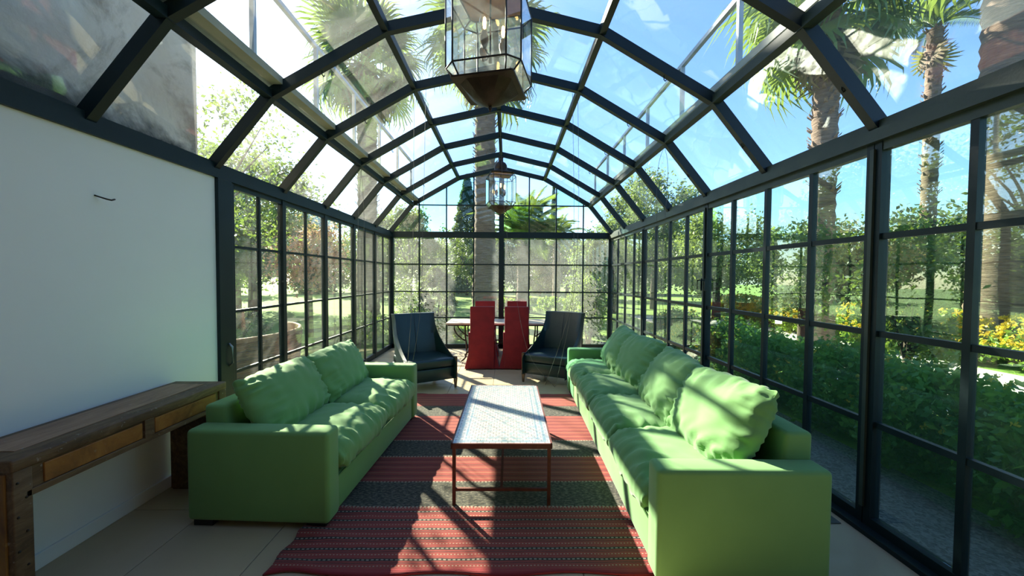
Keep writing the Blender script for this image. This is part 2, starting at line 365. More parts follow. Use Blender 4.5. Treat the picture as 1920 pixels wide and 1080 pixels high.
# ------------------------------------------------------------------ the glasshouse
XC = -.116; HW = 2.40; XL = XC - HW; XR = XC + HW          # -2.516 .. 2.284
Y0 = 8.35; YB = -1.65
ROWS = [.088, .671, 1.233, 1.827]; ZT = 2.40
SEC = [(-2.40, 2.50), (-1.909, 3.104), (-.9225, 3.671), (0, 3.882), (.9225, 3.671), (1.909, 3.104), (2.40, 2.50)]
ribY = [Y0 - i for i in range(11)]
roof = empty('ceiling', (0, 0, 0), kind='structure', label='arched glass roof on dark steel ribs')
for i, y in enumerate(ribY):
    yy = y - (.03 if i == 0 else 0)
    MB().sweep([(XC + x, yy, z) for x, z in SEC], rect_profile(.058, .085), (0, 0, 1)).build('rib', 'frame', roof)
hk = MB().tube([(0, 0, .0), (0, 0, -.035), (.012, 0, -.05), (.022, 0, -.04)], .004, 5).mesh('hook', 'frame', True)
for i in range(1, 8):
    for a, b, f in ((1, 2, .45), (4, 5, .55), (5, 6, .5)):
        o = link('hook', hk, roof); o.location = (XC + SEC[a][0] + (SEC[b][0] - SEC[a][0]) * f, ribY[i], SEC[a][1] + (SEC[b][1] - SEC[a][1]) * f - .045)
for j in range(1, 6):
    x, z = SEC[j]
    w = .07 if j in (1, 5) else .055
    m = MB().box((XC + x - w / 2, YB, z - .035), (XC + x + w / 2, Y0, z + .035)); m.build('purlin', 'frame_pale' if j == 5 else 'frame', roof)
for sgn, x in ((-1, XL), (1, XR)):
    MB().box((x - .06, YB, 2.40), (x + .05, Y0, 2.475)).box((x - .035, YB, 2.475), (x + .035, Y0, 2.53)).build('eave_beam', 'frame' if sgn < 0 else 'frame_pale', roof)
rnd = random.Random(4)
for j in range(6):
    (x0, z0), (x1, z1) = SEC[j], SEC[j + 1]
    nx, nz = -(z1 - z0), (x1 - x0); l = math.hypot(nx, nz); nx, nz = nx / l, nz / l
    if nz < 0: nx, nz = -nx, -nz
    for i in range(10):
        ya, yb = ribY[i + 1] + .012, ribY[i] - .012
        o1, o2 = .047, .055
        P = [(XC + x0 + nx * o, z0 + nz * o) for o in (o1, o2)] + [(XC + x1 + nx * o, z1 + nz * o) for o in (o2, o1)]
        if i < 8: MB().prism(P, 'y', ya, yb).build('pane', 'glass_roof', roof)
        else: MB().prism(P, 'y', ya, yb).build('light_block_panel', 'timber', roof)  # unseen bays behind the camera: opaque panels added to block overhead light
# gutter boards and hand rails above the roof, outside
for sgn, xr, zb, zr, gap in ((1, 1.85, 3.19, 3.81, 1), (-1, -2.00, 3.19, 3.95, 1)):
    g = empty('roof_rail', (0, 0, 0), label='thin galvanised safety rail above the %s slope of the glass roof' % ('right' if sgn > 0 else 'left'), cat='railing', group='safety rails on the roof')
    MB().box((xr - .02, YB, zr - .02), (xr + .02, Y0, zr + .02)).build('rail', 'galvanised', g)
    for i in range(10):
        y = Y0 - .25 - i
        MB().box((xr - .018, y - .018, zb + .05), (xr + .018, y + .018, zr - .02)).build('post', 'galvanised', g)
    gt = MB().box((xr - .06, YB, zb - .01), (xr + .10, Y0, zb + .05)).build('roof_gutter', 'gutter_paint')
    tag(gt, 'pale painted gutter board along the %s purlin outside the glass roof' % ('right' if sgn > 0 else 'left'), 'gutter', 'gutter boards on the roof')

def clip(poly, a, b, c):                                   # keep a*x + b*z <= c
    out = []
    for i in range(len(poly)):
        p, q = poly[i], poly[(i + 1) % len(poly)]
        dp, dq = a * p[0] + b * p[1] - c, a * q[0] + b * q[1] - c
        if dp <= 0: out.append(p)
        if dp * dq < 0:
            k = dp / (dp - dq); out.append((p[0] + (q[0] - p[0]) * k, p[1] + (q[1] - p[1]) * k))
    return out
# far gable wall
ew = empty('wall_back', (0, 0, 0), kind='structure', label='glazed far gable wall with thin dark bars')
YW = Y0 + .03
for x, w in ((-2.37, .07), (0, .11), (2.37, .07)):
    top = 2.45 if x else 3.86
    MB().box((XC + x - w / 2, YW - .03, 0), (XC + x + w / 2, YW + .03, top)).build('post', 'frame', ew)
MB().box((XL, YW - .035, 2.40), (XR, YW + .035, 2.53)).build('transom', 'frame', ew)
MB().box((XL, YW - .03, 0), (XR, YW + .03, .088)).build('bottom_rail', 'frame', ew)
def archz(x):
    x = abs(x)
    for (a, za), (b, zb) in zip(SEC[3:], SEC[4:]):
        if a <= x <= b: return za + (zb - za) * (x - a) / (b - a)
    return 2.5
MX = [-1.78, -1.19, -.60, .60, 1.19, 1.78]
for x in MX: MB().box((XC + x - .013, YW - .018, .088), (XC + x + .013, YW + .018, archz(x) - .02)).build('mullion', 'frame', ew)
for z in ROWS[1:]:
    for a, b in ((-2.335, -.055), (.055, 2.335)): MB().box((XC + a, YW - .015, z - .012), (XC + b, YW + .015, z + .012)).build('glazing_bar', 'frame', ew)
for a, b in ((-1.9, -.055), (.055, 1.9)): MB().box((XC + a, YW - .015, 3.092), (XC + b, YW + .015, 3.116)).build('glazing_bar', 'frame', ew)
cols = [-2.37] + MX[:3] + [0] + MX[3:] + [2.37]; rows = ROWS + [2.40]
for i in range(8):
    for j in range(4):
        MB().box((XC + cols[i] + .012, YW - .003, rows[j] + .01), (XC + cols[i + 1] - .012, YW + .003, rows[j + 1] - .01)).build('pane', 'glass_dusty' if 1 < i < 7 or j == 0 else 'glass_haze', ew)
    for j, (za, zb) in enumerate(((2.53, 3.104), (3.104, 3.9))):
        P = [(cols[i] + .01, za), (cols[i + 1] - .01, za), (cols[i + 1] - .01, zb), (cols[i] + .01, zb)]
        for (x0, z0), (x1, z1) in zip(SEC, SEC[1:]):
            nx, nz = -(z1 - z0), (x1 - x0)
            P = clip(P, nx, nz, nx * x0 + nz * z0)
            if len(P) < 3: break
        if len(P) < 3: continue
        mt = 'glass_green' if (i, j) == (4, 0) else ('glass_cyan' if (i, j) in ((1, 0), (2, 1), (1, 1), (6, 1)) else 'glass_clear')
        MB().prism([(XC + x, z) for x, z in P], 'y', YW - .003, YW + .003).build('pane', mt, ew)
# right glazed wall
rw = empty('wall_right', (0, 0, 0), kind='structure', label='long glazed right wall of steel framed doors')
XW = XR
for n in range(0, 11, 2):
    y = Y0 - n; w = .045
    for s in ((-1, 1) if 0 < n < 10 else (0,)):
        MB().box((XW - .03, y + s * .026 - w / 2, .0), (XW + .03, y + s * .026 + w / 2, 2.40)).build('post', 'frame', rw)
    if 0 < n < 10: MB().box((XW - .045, y - .012, .14), (XW - .03, y + .012, 2.36)).build('cover_strip', 'frame_pale', rw)
for n in range(20):
    if n % 4 == 0: continue
    y = Y0 - n * .5
    MB().box((XW - .02, y - .018, .088), (XW + .02, y + .018, 2.36)).build('mullion', 'frame', rw)
for b in range(5):
    ya, yb = Y0 - 2 * b - 2 + .048, Y0 - 2 * b - .048
    for z in ROWS[1:]: MB().box((XW - .016, ya, z - .018), (XW + .016, yb, z + .018)).build('glazing_bar', 'frame', rw)
    MB().box((XW - .03, ya, .0), (XW + .03, yb, .088)).build('bottom_rail', 'frame', rw)
    MB().box((XW - .025, ya, 2.345), (XW + .025, yb, 2.40)).build('top_rail', 'frame_pale', rw)
    for q in range(4):
        p0, p1 = ya - .048 + q * .5 + .02, ya - .048 + q * .5 + .48
        rr = ROWS + [2.36]
        for j in range(4):
            m = MB().box((XW - .003, p0 - .01, rr[j] + .008), (XW + .003, p1 + .01, rr[j + 1] - .008))
            if b == 4: m.build('light_block_panel', 'timber', rw)  # out-of-view bay filled with added opaque panels to keep side light out
            else: m.build('pane', 'glass_right' if b > 1 else ('glass_haze' if b == 0 else 'glass_left'), rw)
for y, s in ((Y0 - 4 + .035, 1), (Y0 - 4 - .045, -1)):
    MB().box((XW - .05, y - .008, 1.42), (XW - .03, y + .008, 1.56)).tube([(XW - .05, y, 1.54), (XW - .09, y, 1.54), (XW - .09, y, 1.44)], .007, 6).build('door_handle', 'frame', rw)
sil = MB().box((XW - .09, YB, .0), (XW - .03, Y0, .03)).build('threshold', 'frame', rw)
# left glazed wall (far part) and the white masonry wall (near part)
lw = empty('window_1', (0, 0, 0), kind='structure', label='row of steel framed casements on the left side')
YS = 3.54
for n in range(5):
    y = Y0 - n; w = .075 if n in (1, 2, 3) else .06
    MB().box((XL - .03, y - w / 2, 0), (XL + .03, y + w / 2, 2.40)).build('post', 'frame', lw)
MB().box((XL - .05, 3.33, 0), (XL + .055, 3.50, 2.40)).box((XL - .02, 3.50, 0), (XL + .03, 3.56, 2.40)).build('steel_jamb', 'frame', lw, bevel=.004)
MB().tube([(XL + .055, 3.43, .76), (XL + .085, 3.43, .79), (XL + .085, 3.43, .93), (XL + .055, 3.43, .96)], .008, 8).build('handle', 'galvanised', lw, True)
segs = [(Y0 - k - 1, Y0 - k) for k in range(4)] + [(YS, Y0 - 4)]
for k, (ya, yb) in enumerate(segs):
    ym = (ya + yb) / 2; e = .035
    MB().box((XL - .015, ym - .014, .088), (XL + .015, ym + .014, 2.37)).build('mullion', 'frame', lw)
    for z in ROWS[1:]: MB().box((XL - .012, ya + e, z - .013), (XL + .012, yb - e, z + .013)).build('glazing_bar', 'frame', lw)
    MB().box((XL - .025, ya + e, 0), (XL + .025, yb - e, .088)).build('bottom_rail', 'frame', lw)
    MB().box((XL - .02, ya + e, 2.355), (XL + .02, yb - e, 2.40)).build('top_rail', 'frame', lw)
    rr = ROWS + [2.37]
    for a, b in ((ya + .03, ym), (ym, yb - .03)):
        for j in range(4): MB().box((XL - .003, a + .01, rr[j] + .008), (XL + .003, b - .01, rr[j + 1] - .008)).build('pane', 'glass_left', lw)
for z, y in ((1.95, Y0 - 2.03), (.35, Y0 - 2.03), (1.5, Y0 - 4.04)):
    MB().box((XL + .03, y - .05, z - .01), (XL + .045, y + .01, z + .01)).build('latch', 'frame', lw)
wl = MB().box((-2.80, YB - .3, 0), (-2.49, 3.33, 2.40)).build('wall_left', 'plaster'); tag(wl, 'smooth white plastered wall behind the wooden console', kind='structure')
bl = MB().box((-2.49, YB, 0), (-2.472, 3.32, .085)).build('baseboard_left', 'plaster', bevel=.004); tag(bl, 'low white plaster skirting under the console', kind='structure')
hw = MB().box((-7.5, YB - 6, 0), (-2.80, 3.55, 7.5)).build('wall_house', 'stained_render'); tag(hw, 'weathered rendered house wall rising beside the glass roof', kind='structure')
bw = MB().box((-2.8, YB - .3, 0), (XR + .1, YB, 4.2)).build('wall_front', 'timber'); tag(bw, 'unseen near end wall of the room, in dark timber to cut bounce light', kind='structure')  # out-of-view end wall, kept dark so less light bounces onto the sofa arms
# floor: slab with recessed joints and stone tiles
fl = MB().box((XL - .05, YB, -.12), (XR + .1, Y0 + .1, -.006)).build('floor', 'grout'); tag(fl, 'pale beige stone tiled floor', kind='structure')
TX, TY = .6, .6
tme = MB().box((-TX / 2 + .0025, -TY / 2 + .0025, -.006), (TX / 2 - .0025, TY / 2 - .0025, 0)).mesh('tile', 'stone_tile', bevel=.0015, seg=1)
cut = {}
xs = [XL + .03] + [-1.985 + TX * k for k in range(8)]; xs = [x for x in xs if x < XR - .05] + [XR - .03]
ys = [YB + TY * k for k in range(17)] + [Y0]
for i in range(len(xs) - 1):
    for j in range(len(ys) - 1):
        wx, wy_ = xs[i + 1] - xs[i], ys[j + 1] - ys[j]
        if abs(wx - TX) < 1e-6 and abs(wy_ - TY) < 1e-6: me = tme
        else:
            key = (round(wx, 3), round(wy_, 3))
            if key not in cut: cut[key] = MB().box((-wx / 2 + .0025, -wy_ / 2 + .0025, -.006), (wx / 2 - .0025, wy_ / 2 - .0025, 0)).mesh('tile', 'stone_tile', bevel=.0015, seg=1)
            me = cut[key]
        o = link('tile', me, fl); o.location = ((xs[i] + xs[i + 1]) / 2, (ys[j] + ys[j + 1]) / 2, 0)
# floor outlet
g = empty('floor_outlet', (2.08, 2.45, .001), 0, 'small square grey metal outlet plate set in the floor beside the long sofa', 'floor outlet')
MB().box((-.07, -.07, 0), (.07, .07, .006)).build('plate', 'steel_plate', g, bevel=.002)
MB().lathe([(.0, 0), (.05, 0), (.05, .009), (.04, .011), (0, .011)], 20, (0, 0, 0)).build('cap', 'steel_plate', g, 30)
# wall hook
h = MB().tube([(-2.49, 2.37, 2.045), (-2.43, 2.38, 2.025), (-2.42, 2.40, 2.022), (-2.425, 2.425, 2.032)], .005, 6).build('wall_hook', 'iron'); tag(h, 'bent dark nail hook sticking out of the white wall', 'hook')

# ------------------------------------------------------------------ sofas
def cushion_mesh(name, w, d, h, p=5., q=.38, seed=0, wr=.012, n=44, rim=.25, droop=0.):
    """plump cushion: w along x, d along y, thickness h; wrinkled towards the seams"""
    V = []; idx = {}
    def prof(a, b): return (max(0, 1 - abs(a) ** p) * max(0, 1 - abs(b) ** p)) ** q
    for s in (1, -1):
        for i in range(n + 1):
            for j in range(n + 1):
                a = math.sin((i / n - .5) * math.pi); b = math.sin((j / n - .5) * math.pi)
                edge = i in (0, n) or j in (0, n)
                if s < 0 and edge: idx[s, i, j] = idx[1, i, j]; continue
                k = 1 - .035 * (a * b) ** 2
                x = a * w / 2 * k; y = b * d / 2 * k
                e = max(abs(a), abs(b))
                zz = s * h / 2 * prof(a, b)
                nz = noise.noise((x * 3 + seed * 7, y * 3, s * 2.)) * .35
                st = noise.noise((a * 2.2 + seed * 3, b * 9, 5 * s)) * abs(a) ** 3 + noise.noise((a * 9, b * 2.2 + seed * 3, 9 * s)) * abs(b) ** 3
                rid = noise.noise((x * 6 + y * 9 + seed, y * 6 - x * 9, 3 + s)) * .5
                fan = math.sin((a * 11 + b * 2 + seed) * (1.4 - .5 * b)) * max(0, -b) ** 2 * .35
                zz += s * wr * (nz + fan + st * 1.6 + rid * (.25 + e ** 2)) * (prof(a, b) ** .5)
                ex = wr * .7 * noise.noise((x * 14 + seed, y * 14, 1.)) * e ** 4
                zz -= droop * max(0, -b - .55) ** 2 * h
                idx[s, i, j] = len(V); V.append((x + math.copysign(ex, a) * (abs(a) > .9), y + math.copysign(ex, b) * (abs(b) > .9), zz))
    F = []
    for i in range(n):
        for j in range(n):
            F.append((idx[1, i, j], idx[1, i + 1, j], idx[1, i + 1, j + 1], idx[1, i, j + 1]))
            F.append((idx[-1, i, j], idx[-1, i, j + 1], idx[-1, i + 1, j + 1], idx[-1, i + 1, j]))
    m = MB(); m.v = V; m.f = F
    return m.mesh(name, 'sofa_fabric', True)
def sofa(name, loc, rz, L, D, label, zb=.72, feet_h=.045):
    t = empty(name, loc, rz, label, 'sofa')
    feet_h = .036
    A = .15; top = .61; f = feet_h
    for x0 in (0, L - A): MB().box((x0, 0, f), (x0 + A, D, top)).build('arm', 'sofa_fabric', t, True, .028, 4)
    m = MB().prism([(D - .21, .20), (D - .01, .20), (D + .0, zb), (D - .145, zb)], 'x', A - .01, L - A + .01); m.build('backrest', 'sofa_fabric', t, True, .025, 4)
    MB().box((A, .02, f), (L - A, D - .015, .27)).build('base', 'sofa_fabric', t, True, .018, 3)
    MB().tube([(A + .005, .018, .262), (L - A - .005, .018, .262)], .006, 6).build('piping', 'sofa_fabric', t, True)
    for x in (.02, L - .14):
        for y in (.03, D - .15): MB().box((x, y, 0), (x + .12, y + .12, f + .004)).build('foot', 'black_wood', t)
    return t
def place(o, T, loc, rot):
    """put a loose thing down at a place given in the frame of T"""
    m = Matrix.Translation(T.location) @ Euler(T.rotation_euler).to_matrix().to_4x4() @ Matrix.Translation(loc) @ Euler(rot).to_matrix().to_4x4()
    o.matrix_world = m
ORD = ['first', 'second', 'third', 'last']
sl_ = sofa('two_seat_sofa', (-1.083, 2.325, 0), R(90 - 3.0), 1.93, .90, 'short green two seat sofa beside the wooden console')
sr_ = sofa('four_seat_sofa', (.835, 5.22, 0), R(-91.3), 3.35, .875, 'long green four seat sofa along the glazed right wall', .75)
cw = (1.93 - .30) / 2
for i in range(2):
    c = link('seat_cushion', cushion_mesh('seat_cushion', cw + .015, .74, .25, 4.5, .36, i + 1, .03, droop=.5))
    place(c, sl_, (.15 + cw * (i + .5), .335, .385), (R(-1.5), 0, 0))
    tag(c, 'plump green seat cushion of the short sofa, %s' % ('beside its near arm by the console' if i == 0 else 'at the end by the armchair'), 'cushion', 'seat cushions of the short sofa')
    c = link('back_pillow', cushion_mesh('back_pillow', cw + .03, .47, .24, 3.2, .5, i + 11, .036))
    place(c, sl_, (.155 + cw * (i + .5), .60, .665), (R(63), 0, R(2)))
    tag(c, 'soft green back pillow of the short sofa, %s' % ('nearer the console' if i == 0 else 'at the end by the armchair'), 'pillow', 'back pillows of the short sofa')
cw = (3.35 - .30) / 4
where = ['at the far end by the armchair', 'second from the far end', 'third from the far end', 'beside its near arm']
for i in range(4):
    c = link('seat_cushion', cushion_mesh('seat_cushion', cw + .012, .76, .255, 4.5, .36, i + 21, .032, droop=.5))
    place(c, sr_, (.15 + cw * (i + .5), .345, .385), (R(-1.5), 0, 0))
    tag(c, 'plump green seat cushion of the long sofa, ' + where[i], 'cushion', 'seat cushions of the long sofa')
    c = link('back_pillow', cushion_mesh('back_pillow', cw + .03, .52, .26, 3.0, .5, i + 31, .042))
    place(c, sr_, (.15 + cw * (i + .5) + (.02, -.02, .02, -.03)[i]  , .565, .70), (R((58, 66, 60, 63)[i]), R((3, -2, 2, -3)[i]), R((-4, 6, -3, 5)[i])))
    tag(c, 'loose green back pillow of the long sofa, ' + where[i], 'pillow', 'back pillows of the long sofa')

# ------------------------------------------------------------------ rug
NXr, NYr = 90, 130; RW, RL = 2.17, 3.07
def rugp(i, j, top):
    x = RW * i / NXr; y = RL * j / NYr
    a = max(0, 1 - x / .42)
    z = .006 + .012 * a * max(0, math.sin(y * 23 + x * 6)) * (1 if y < .75 else .3)
    xx = x + (.012 * math.sin(y * 31) + .01 * math.sin(y * 13 + 1)) * a - .05 * max(0, 1 - y / .5) * a
    yy = y + .012 * math.sin(x * 9) * max(0, 1 - y / .3) + .010 * abs(math.sin(x * 17)) * max(0, (y - 2.9) / .17) + .02 * a * math.sin(x * 14)
    return (xx, yy, z + (.006 if top else -.004 - z * .2))
V = []; F = []
for top in (1, 0):
    for i in range(NXr + 1):
        for j in range(NYr + 1): V.append(rugp(i, j, top))
K = (NXr + 1) * (NYr + 1); id_ = lambda i, j: i * (NYr + 1) + j
for i in range(NXr):
    for j in range(NYr):
        q = (id_(i, j), id_(i + 1, j), id_(i + 1, j + 1), id_(i, j + 1)); F += [q, tuple(K + k for k in q[::-1])]
for i in range(NXr):
    F += [(id_(i, 0), K + id_(i, 0), K + id_(i + 1, 0), id_(i + 1, 0)), (id_(i, NYr), id_(i + 1, NYr), K + id_(i + 1, NYr), K + id_(i, NYr))]
for j in range(NYr):
    F += [(id_(0, j), id_(0, j + 1), K + id_(0, j + 1), K + id_(0, j)), (id_(NXr, j), K + id_(NXr, j), K + id_(NXr, j + 1), id_(NXr, j + 1))]
m = MB(); m.v = V; m.f = F
rug = m.build('kilim_rug', 'kilim', None, True); rug.location = (-1.22, 1.97, .001)
tag(rug, 'red and black striped flat woven kilim rug between the sofas', 'rug')

# ------------------------------------------------------------------ coffee table
ct = empty('coffee_table', (-.022, 3.255, .012), R(-.4), 'low coffee table with pale mosaic tile top and rusty iron frame', 'coffee table')
w, l, hh = .685, 1.40, .43
MB().box((-w / 2 + .006, -l / 2 + .006, hh - .022), (w / 2 - .006, l / 2 - .006, hh)).build('mosaic_top', 'mosaic', ct, bevel=.002)
m = MB()
for s in (-1, 1):
    m.box((s * (w / 2 - .006) - .006, -l / 2, hh - .035), (s * (w / 2 - .006) + .006, l / 2, hh + .001)); m.box((-w / 2, s * (l / 2 - .006) - .006, hh - .035), (w / 2, s * (l / 2 - .006) + .006, hh + .001))
m.build('rim', 'rust_iron', ct)
for sx in (-1, 1):
    for sy in (-1, 1): MB().box((sx * (w / 2 - .02) - .011, sy * (l / 2 - .02) - .011, 0), (sx * (w / 2 - .02) + .011, sy * (l / 2 - .02) + .011, hh - .03)).build('leg', 'rust_iron', ct)
for sy in (-1, 1): MB().box((-w / 2 + .03, sy * (l / 2 - .02) - .009, .10), (w / 2 - .03, sy * (l / 2 - .02) + .009, .118)).build('cross_bar', 'rust_iron', ct)
MB().box((-.009, -l / 2 + .03, .10), (.009, l / 2 - .03, .118)).build('stretcher', 'rust_iron', ct)

# ------------------------------------------------------------------ console
cs = empty('console_table', (-2.29, 2.26, 0), R(0), 'old worn brown wooden console with two drawers against the white wall', 'console table')
y0c, y1c, xf, xb, zt = -.63, .62, .20, -.175, .775
MB().box((xb, y0c, zt - .055), (xf, y1c, zt)).build('top_frame', 'console_dark', cs, True, .008, 2)
MB().box((xb + .05, y0c + .09, zt - .02), (xf - .10, y1c - .09, zt + .004)).build('top_panel', 'console_top', cs, bevel=.002)
MB().box((xf - .04, y0c + .05, zt - .175), (xf - .012, y1c - .05, zt - .05)).build('apron', 'console_dark', cs, bevel=.003)
MB().box((xf - .014, y0c + .05, zt - .185), (xf - .002, y1c - .05, zt - .155)).build('bottom_rail', 'console_dark', cs, bevel=.003)
for a, b in ((y0c + .12, -.04), (.04, y1c - .10)):
    d = MB().box((xf - .016, a, zt - .152), (xf - .004, b, zt - .062)).build('drawer', 'console_panel', cs, bevel=.004)
MB().box((xf - .014, -.03, zt - .16), (xf + .001, .03, zt - .052)).build('stile', 'console_dark', cs, bevel=.002)
for a, b, mt in ((y0c, y0c + .075, 'console_dark'), (y1c - .075, y1c, 'console_dark')):
    lg = MB().box((xb + .01, a + .004, 0), (xf - .002, b, zt - .05)).build('leg_slab', mt, cs, True, .006, 2)
    MB().box((xb + .03, a - .004, .0), (xf - .03, a + .006, zt - .06)).build('face_board', 'console_end' if a < 0 else 'console_dark', lg, bevel=.003)
rs = random.Random(2)
nail = MB().lathe([(0, 0), (.006, 0), (.004, .004), (0, .005)], 8).mesh('nail', 'iron', True)
for k in range(9):
    o = link('nail', nail, cs); o.location = (xf - .002, y0c + .02 + .03 * (k % 2), .07 + .075 * k); o.rotation_euler = (0, R(90), 0)

# ------------------------------------------------------------------ armchairs
def armchair(loc, rz, label):
    """front faces local -y; w .74, seat .42, curved flaring high back"""
    t = empty('slipper_armchair', loc, rz, label, 'armchair', 'dark leather armchairs')
    W = .72; hw = W / 2
    # body under the seat
    MB().box((-hw + .02, -.40, .13), (hw - .02, .34, .30)).build('base', 'leather', t, True, .012, 2)
    # seat cushion
    MB().box((-hw + .015, -.41, .305), (hw - .015, .26, .425)).build('seat', 'leather', t, True, .03, 4)
    # back: shell whose side edges sweep down into low arms
    n = 22; k = 14; rowsv = []
    for i in range(n + 1):
        s = i / n; z = .13 + s * .87
        e = max(0, (z - .40) / .60)
        # half width: full at the seat, narrowing upwards then a slight flare at the top
        wd = hw * (1 - .10 * min(1, e * 1.15) ** .8 + .03 * max(0, e - .8) / .2)
        lean = .30 + .15 * e ** 1.3
        # how far the sides wrap forward
        wrap = .66 * max(0, 1 - e) ** 3.0
        rowsv.append((z, wd, lean, wrap))
    def surf(off):
        vs = []
        for (z, wd, lean, wrap) in rowsv:
            for j in range(k + 1):
                a = (j / k) * 2 - 1
                x = a * wd; c = abs(a)
                y = lean - .05 * (1 - c * c) * 0 - (wrap * max(0, (c - .72) / .28) ** 1.0) - .05 * c ** 3
                if c > .72: x = math.copysign(wd, a) * (.90 + .10 * min(1, (c - .72) / .10))
                else: x = a / .72 * wd * .90
                vs.append((x * (1 - (0 if off == 0 else .085)), y - (0 if off == 0 else off), z))
        return vs
    A = surf(0); B = surf(.075); N = len(A); F = []
    ix = lambda i, j: i * (k + 1) + j
    for i in range(n):
        for j in range(k):
            F += [(ix(i, j), ix(i + 1, j), ix(i + 1, j + 1), ix(i, j + 1)), (N + ix(i, j), N + ix(i, j + 1), N + ix(i + 1, j + 1), N + ix(i + 1, j))]
    for j in range(k):
        F += [(ix(n, j), N + ix(n, j), N + ix(n, j + 1), ix(n, j + 1)), (ix(0, j), ix(0, j + 1), N + ix(0, j + 1), N + ix(0, j))]
    for i in range(n):
        F += [(ix(i, 0), N + ix(i, 0), N + ix(i + 1, 0), ix(i + 1, 0)), (ix(i, k), ix(i + 1, k), N + ix(i + 1, k), N + ix(i, k))]
    m = MB(); m.v = A + B; m.f = F; b = m.build('backrest', 'leather', t, 40)
    MB().tube([(-.004, .30 - .078 + .15 * e ** 1.3, .44 + .55 * e) for e in [q / 8 for q in range(9)]], .003, 5).build('seam', 'leather_seam', b)
    for s in (-1, 1):
        # wooden front stile that runs down into the leg
        x = s * (hw - .005)
        MB().prism([(x - .02, -.415), (x + .02, -.415), (x + .02, -.37), (x - .02, -.37)], 'z', .13, .44).build('stile', 'walnut', t, bevel=.004)
        MB().sweep([(x, -.392, .135), (x, -.395, 0)], rect_profile(.045, .045), (0, 1, 0), False, [1, .5]).build('leg', 'walnut', t)
        MB().sweep([(s * (hw - .06), .30, .14), (s * (hw - .06), .36, 0)], rect_profile(.045, .045), (0, 1, 0), False, [1, .6]).build('leg', 'walnut', t)
    return t
armchair((-1.22, 5.55, 0), R(31), 'dark teal leather armchair with high curved back at the end of the short sofa')
armchair((.76, 5.86, 0), R(-29), 'dark green leather armchair with high curved back at the end of the long sofa')

# ------------------------------------------------------------------ dining set
dt = empty('dining_table', (-.09, 7.27, 0), 0, 'long pale topped dining table on curved wrought iron legs by the far window', 'dining table')
MB().box((-1.0, -.36, .695), (1.0, .36, .725)).build('top', 'table_stone', dt, bevel=.004)
MB().box((-.97, -.33, .67), (.97, .33, .695)).build('under_frame', 'iron', dt)
for s in (-1, 1):
    lg = empty('leg_frame', (s * .66, 0, 0)); lg.parent = dt
    for y in (-.26, .26):
        pts = [(0, y, .67), (0, y, .50), (-s * .02, y, .34), (-s * .03, y, .18), (0, y, .07), (s * .07, y * 1.05, .014)]
        q = []
        for a, b in zip(pts, pts[1:]):
            for k in range(4): q.append(Vector(a).lerp(Vector(b), k / 4))
        q.append(Vector(pts[-1]))
        q = [q[0]] + [(q[i - 1] + q[i] * 2 + q[i + 1]) / 4 for i in range(1, len(q) - 1)] + [q[-1]]
        MB().tube(q, .014, 8).build('leg', 'iron', lg, True)
        MB().tube([(s * .20, y, .68)] + [(s * .20 + s * .015 * math.sin(k / 8 * 3.1) - s * .20 * (k / 8) ** 2.0, y, .66 - .27 * (k / 8)) for k in range(1, 9)], .012, 8).build('bracket', 'iron', lg, True)
for z in (.30, .36): MB().tube([(-.50, 0, z), (.50, 0, z)], .012, 8).build('stretcher', 'iron', dt, True)
for s in (-1, 1): MB().tube([(s * .47, -.20, .33), (s * .47, .20, .33)], .012, 8).build('cross_bar', 'iron', dt, True)
def dining_chair(loc, rz, label):
    """tall slip-covered chair, front faces local -y (back towards +y)"""
    t = empty('dining_chair', loc, rz, label, 'chair', 'red slip covered dining chairs')
    n = 12
    def ring(z, x0, y0, y1, fl, pl):
        P = []
        for sx, sy in ((-1, -1), (1, -1), (1, 1), (-1, 1)): P.append((sx * x0, y0 if sy < 0 else y1))
        out = []
        for a, b in zip(P, P[1:] + P[:1]):
            for k in range(n):
                f = k / n; x = a[0] + (b[0] - a[0]) * f; y = a[1] + (b[1] - a[1]) * f
                r = 1 + pl * math.sin(f * math.pi * 6) * .5
                out.append((x * r, y + (y - (y0 + y1) / 2) * (r - 1), z))
        return out
    # skirt + seat block
    V = []; Z = [(.015, .292, -.295, .30, .034), (.12, .268, -.272, .28, .028), (.25, .236, -.25, .25, .014), (.38, .224, -.24, .235, .005), (.455, .218, -.235, .225, 0), (.475, .21, -.225, .215, 0)]
    for z, x, a, b, pl in Z: V += ring(z, x, a, b, 0, pl)
    m4 = 4 * n; F = []
    for i in range(len(Z) - 1):
        for j in range(m4): F.append((i * m4 + j, i * m4 + (j + 1) % m4, (i + 1) * m4 + (j + 1) % m4, (i + 1) * m4 + j))
    F.append(tuple(range((len(Z) - 1) * m4, len(Z) * m4)))
    m = MB(); m.v = V; m.f = F; m.build('skirt', 'red_cover', t, 50)
    MB().prism([(.145, .44), (.235, .44), (.262, 1.06), (.19, 1.06)], 'x', -.205, .205).build('backrest', 'red_cover', t, True, .016, 3)
    # back flap of the cover hanging to the floor
    MB().prism([(.236, .95), (.250, .95), (.258, .50), (.305, .015), (.290, .015), (.246, .50)], 'x', -.203, .203).build('back_flap', 'red_cover', t, True, .006, 2)
    for s in (-1, 1):
        MB().prism([(.16, .62), (.24, .62), (.29, .015), (.06, .015), (.10, .40)], 'x', s * .207 - .008, s * .207 + .014 * s + .008).build('side_pleat', 'red_cover', t, True, .004, 2)
    for sx in (-1, 1):
        for sy in (-.2, .2): MB().box((sx * .19 - .018, sy - .018, 0), (sx * .19 + .018, sy + .018, .1)).build('leg', 'black_wood', t)
    return t
dining_chair((-.415, 6.72, 0), R(180 + 2), 'red slip covered dining chair with its back to the room, nearer the teal armchair')
dining_chair((.185, 6.72, 0), R(180 - 2), 'red slip covered dining chair with its back to the room, under the hanging cord')
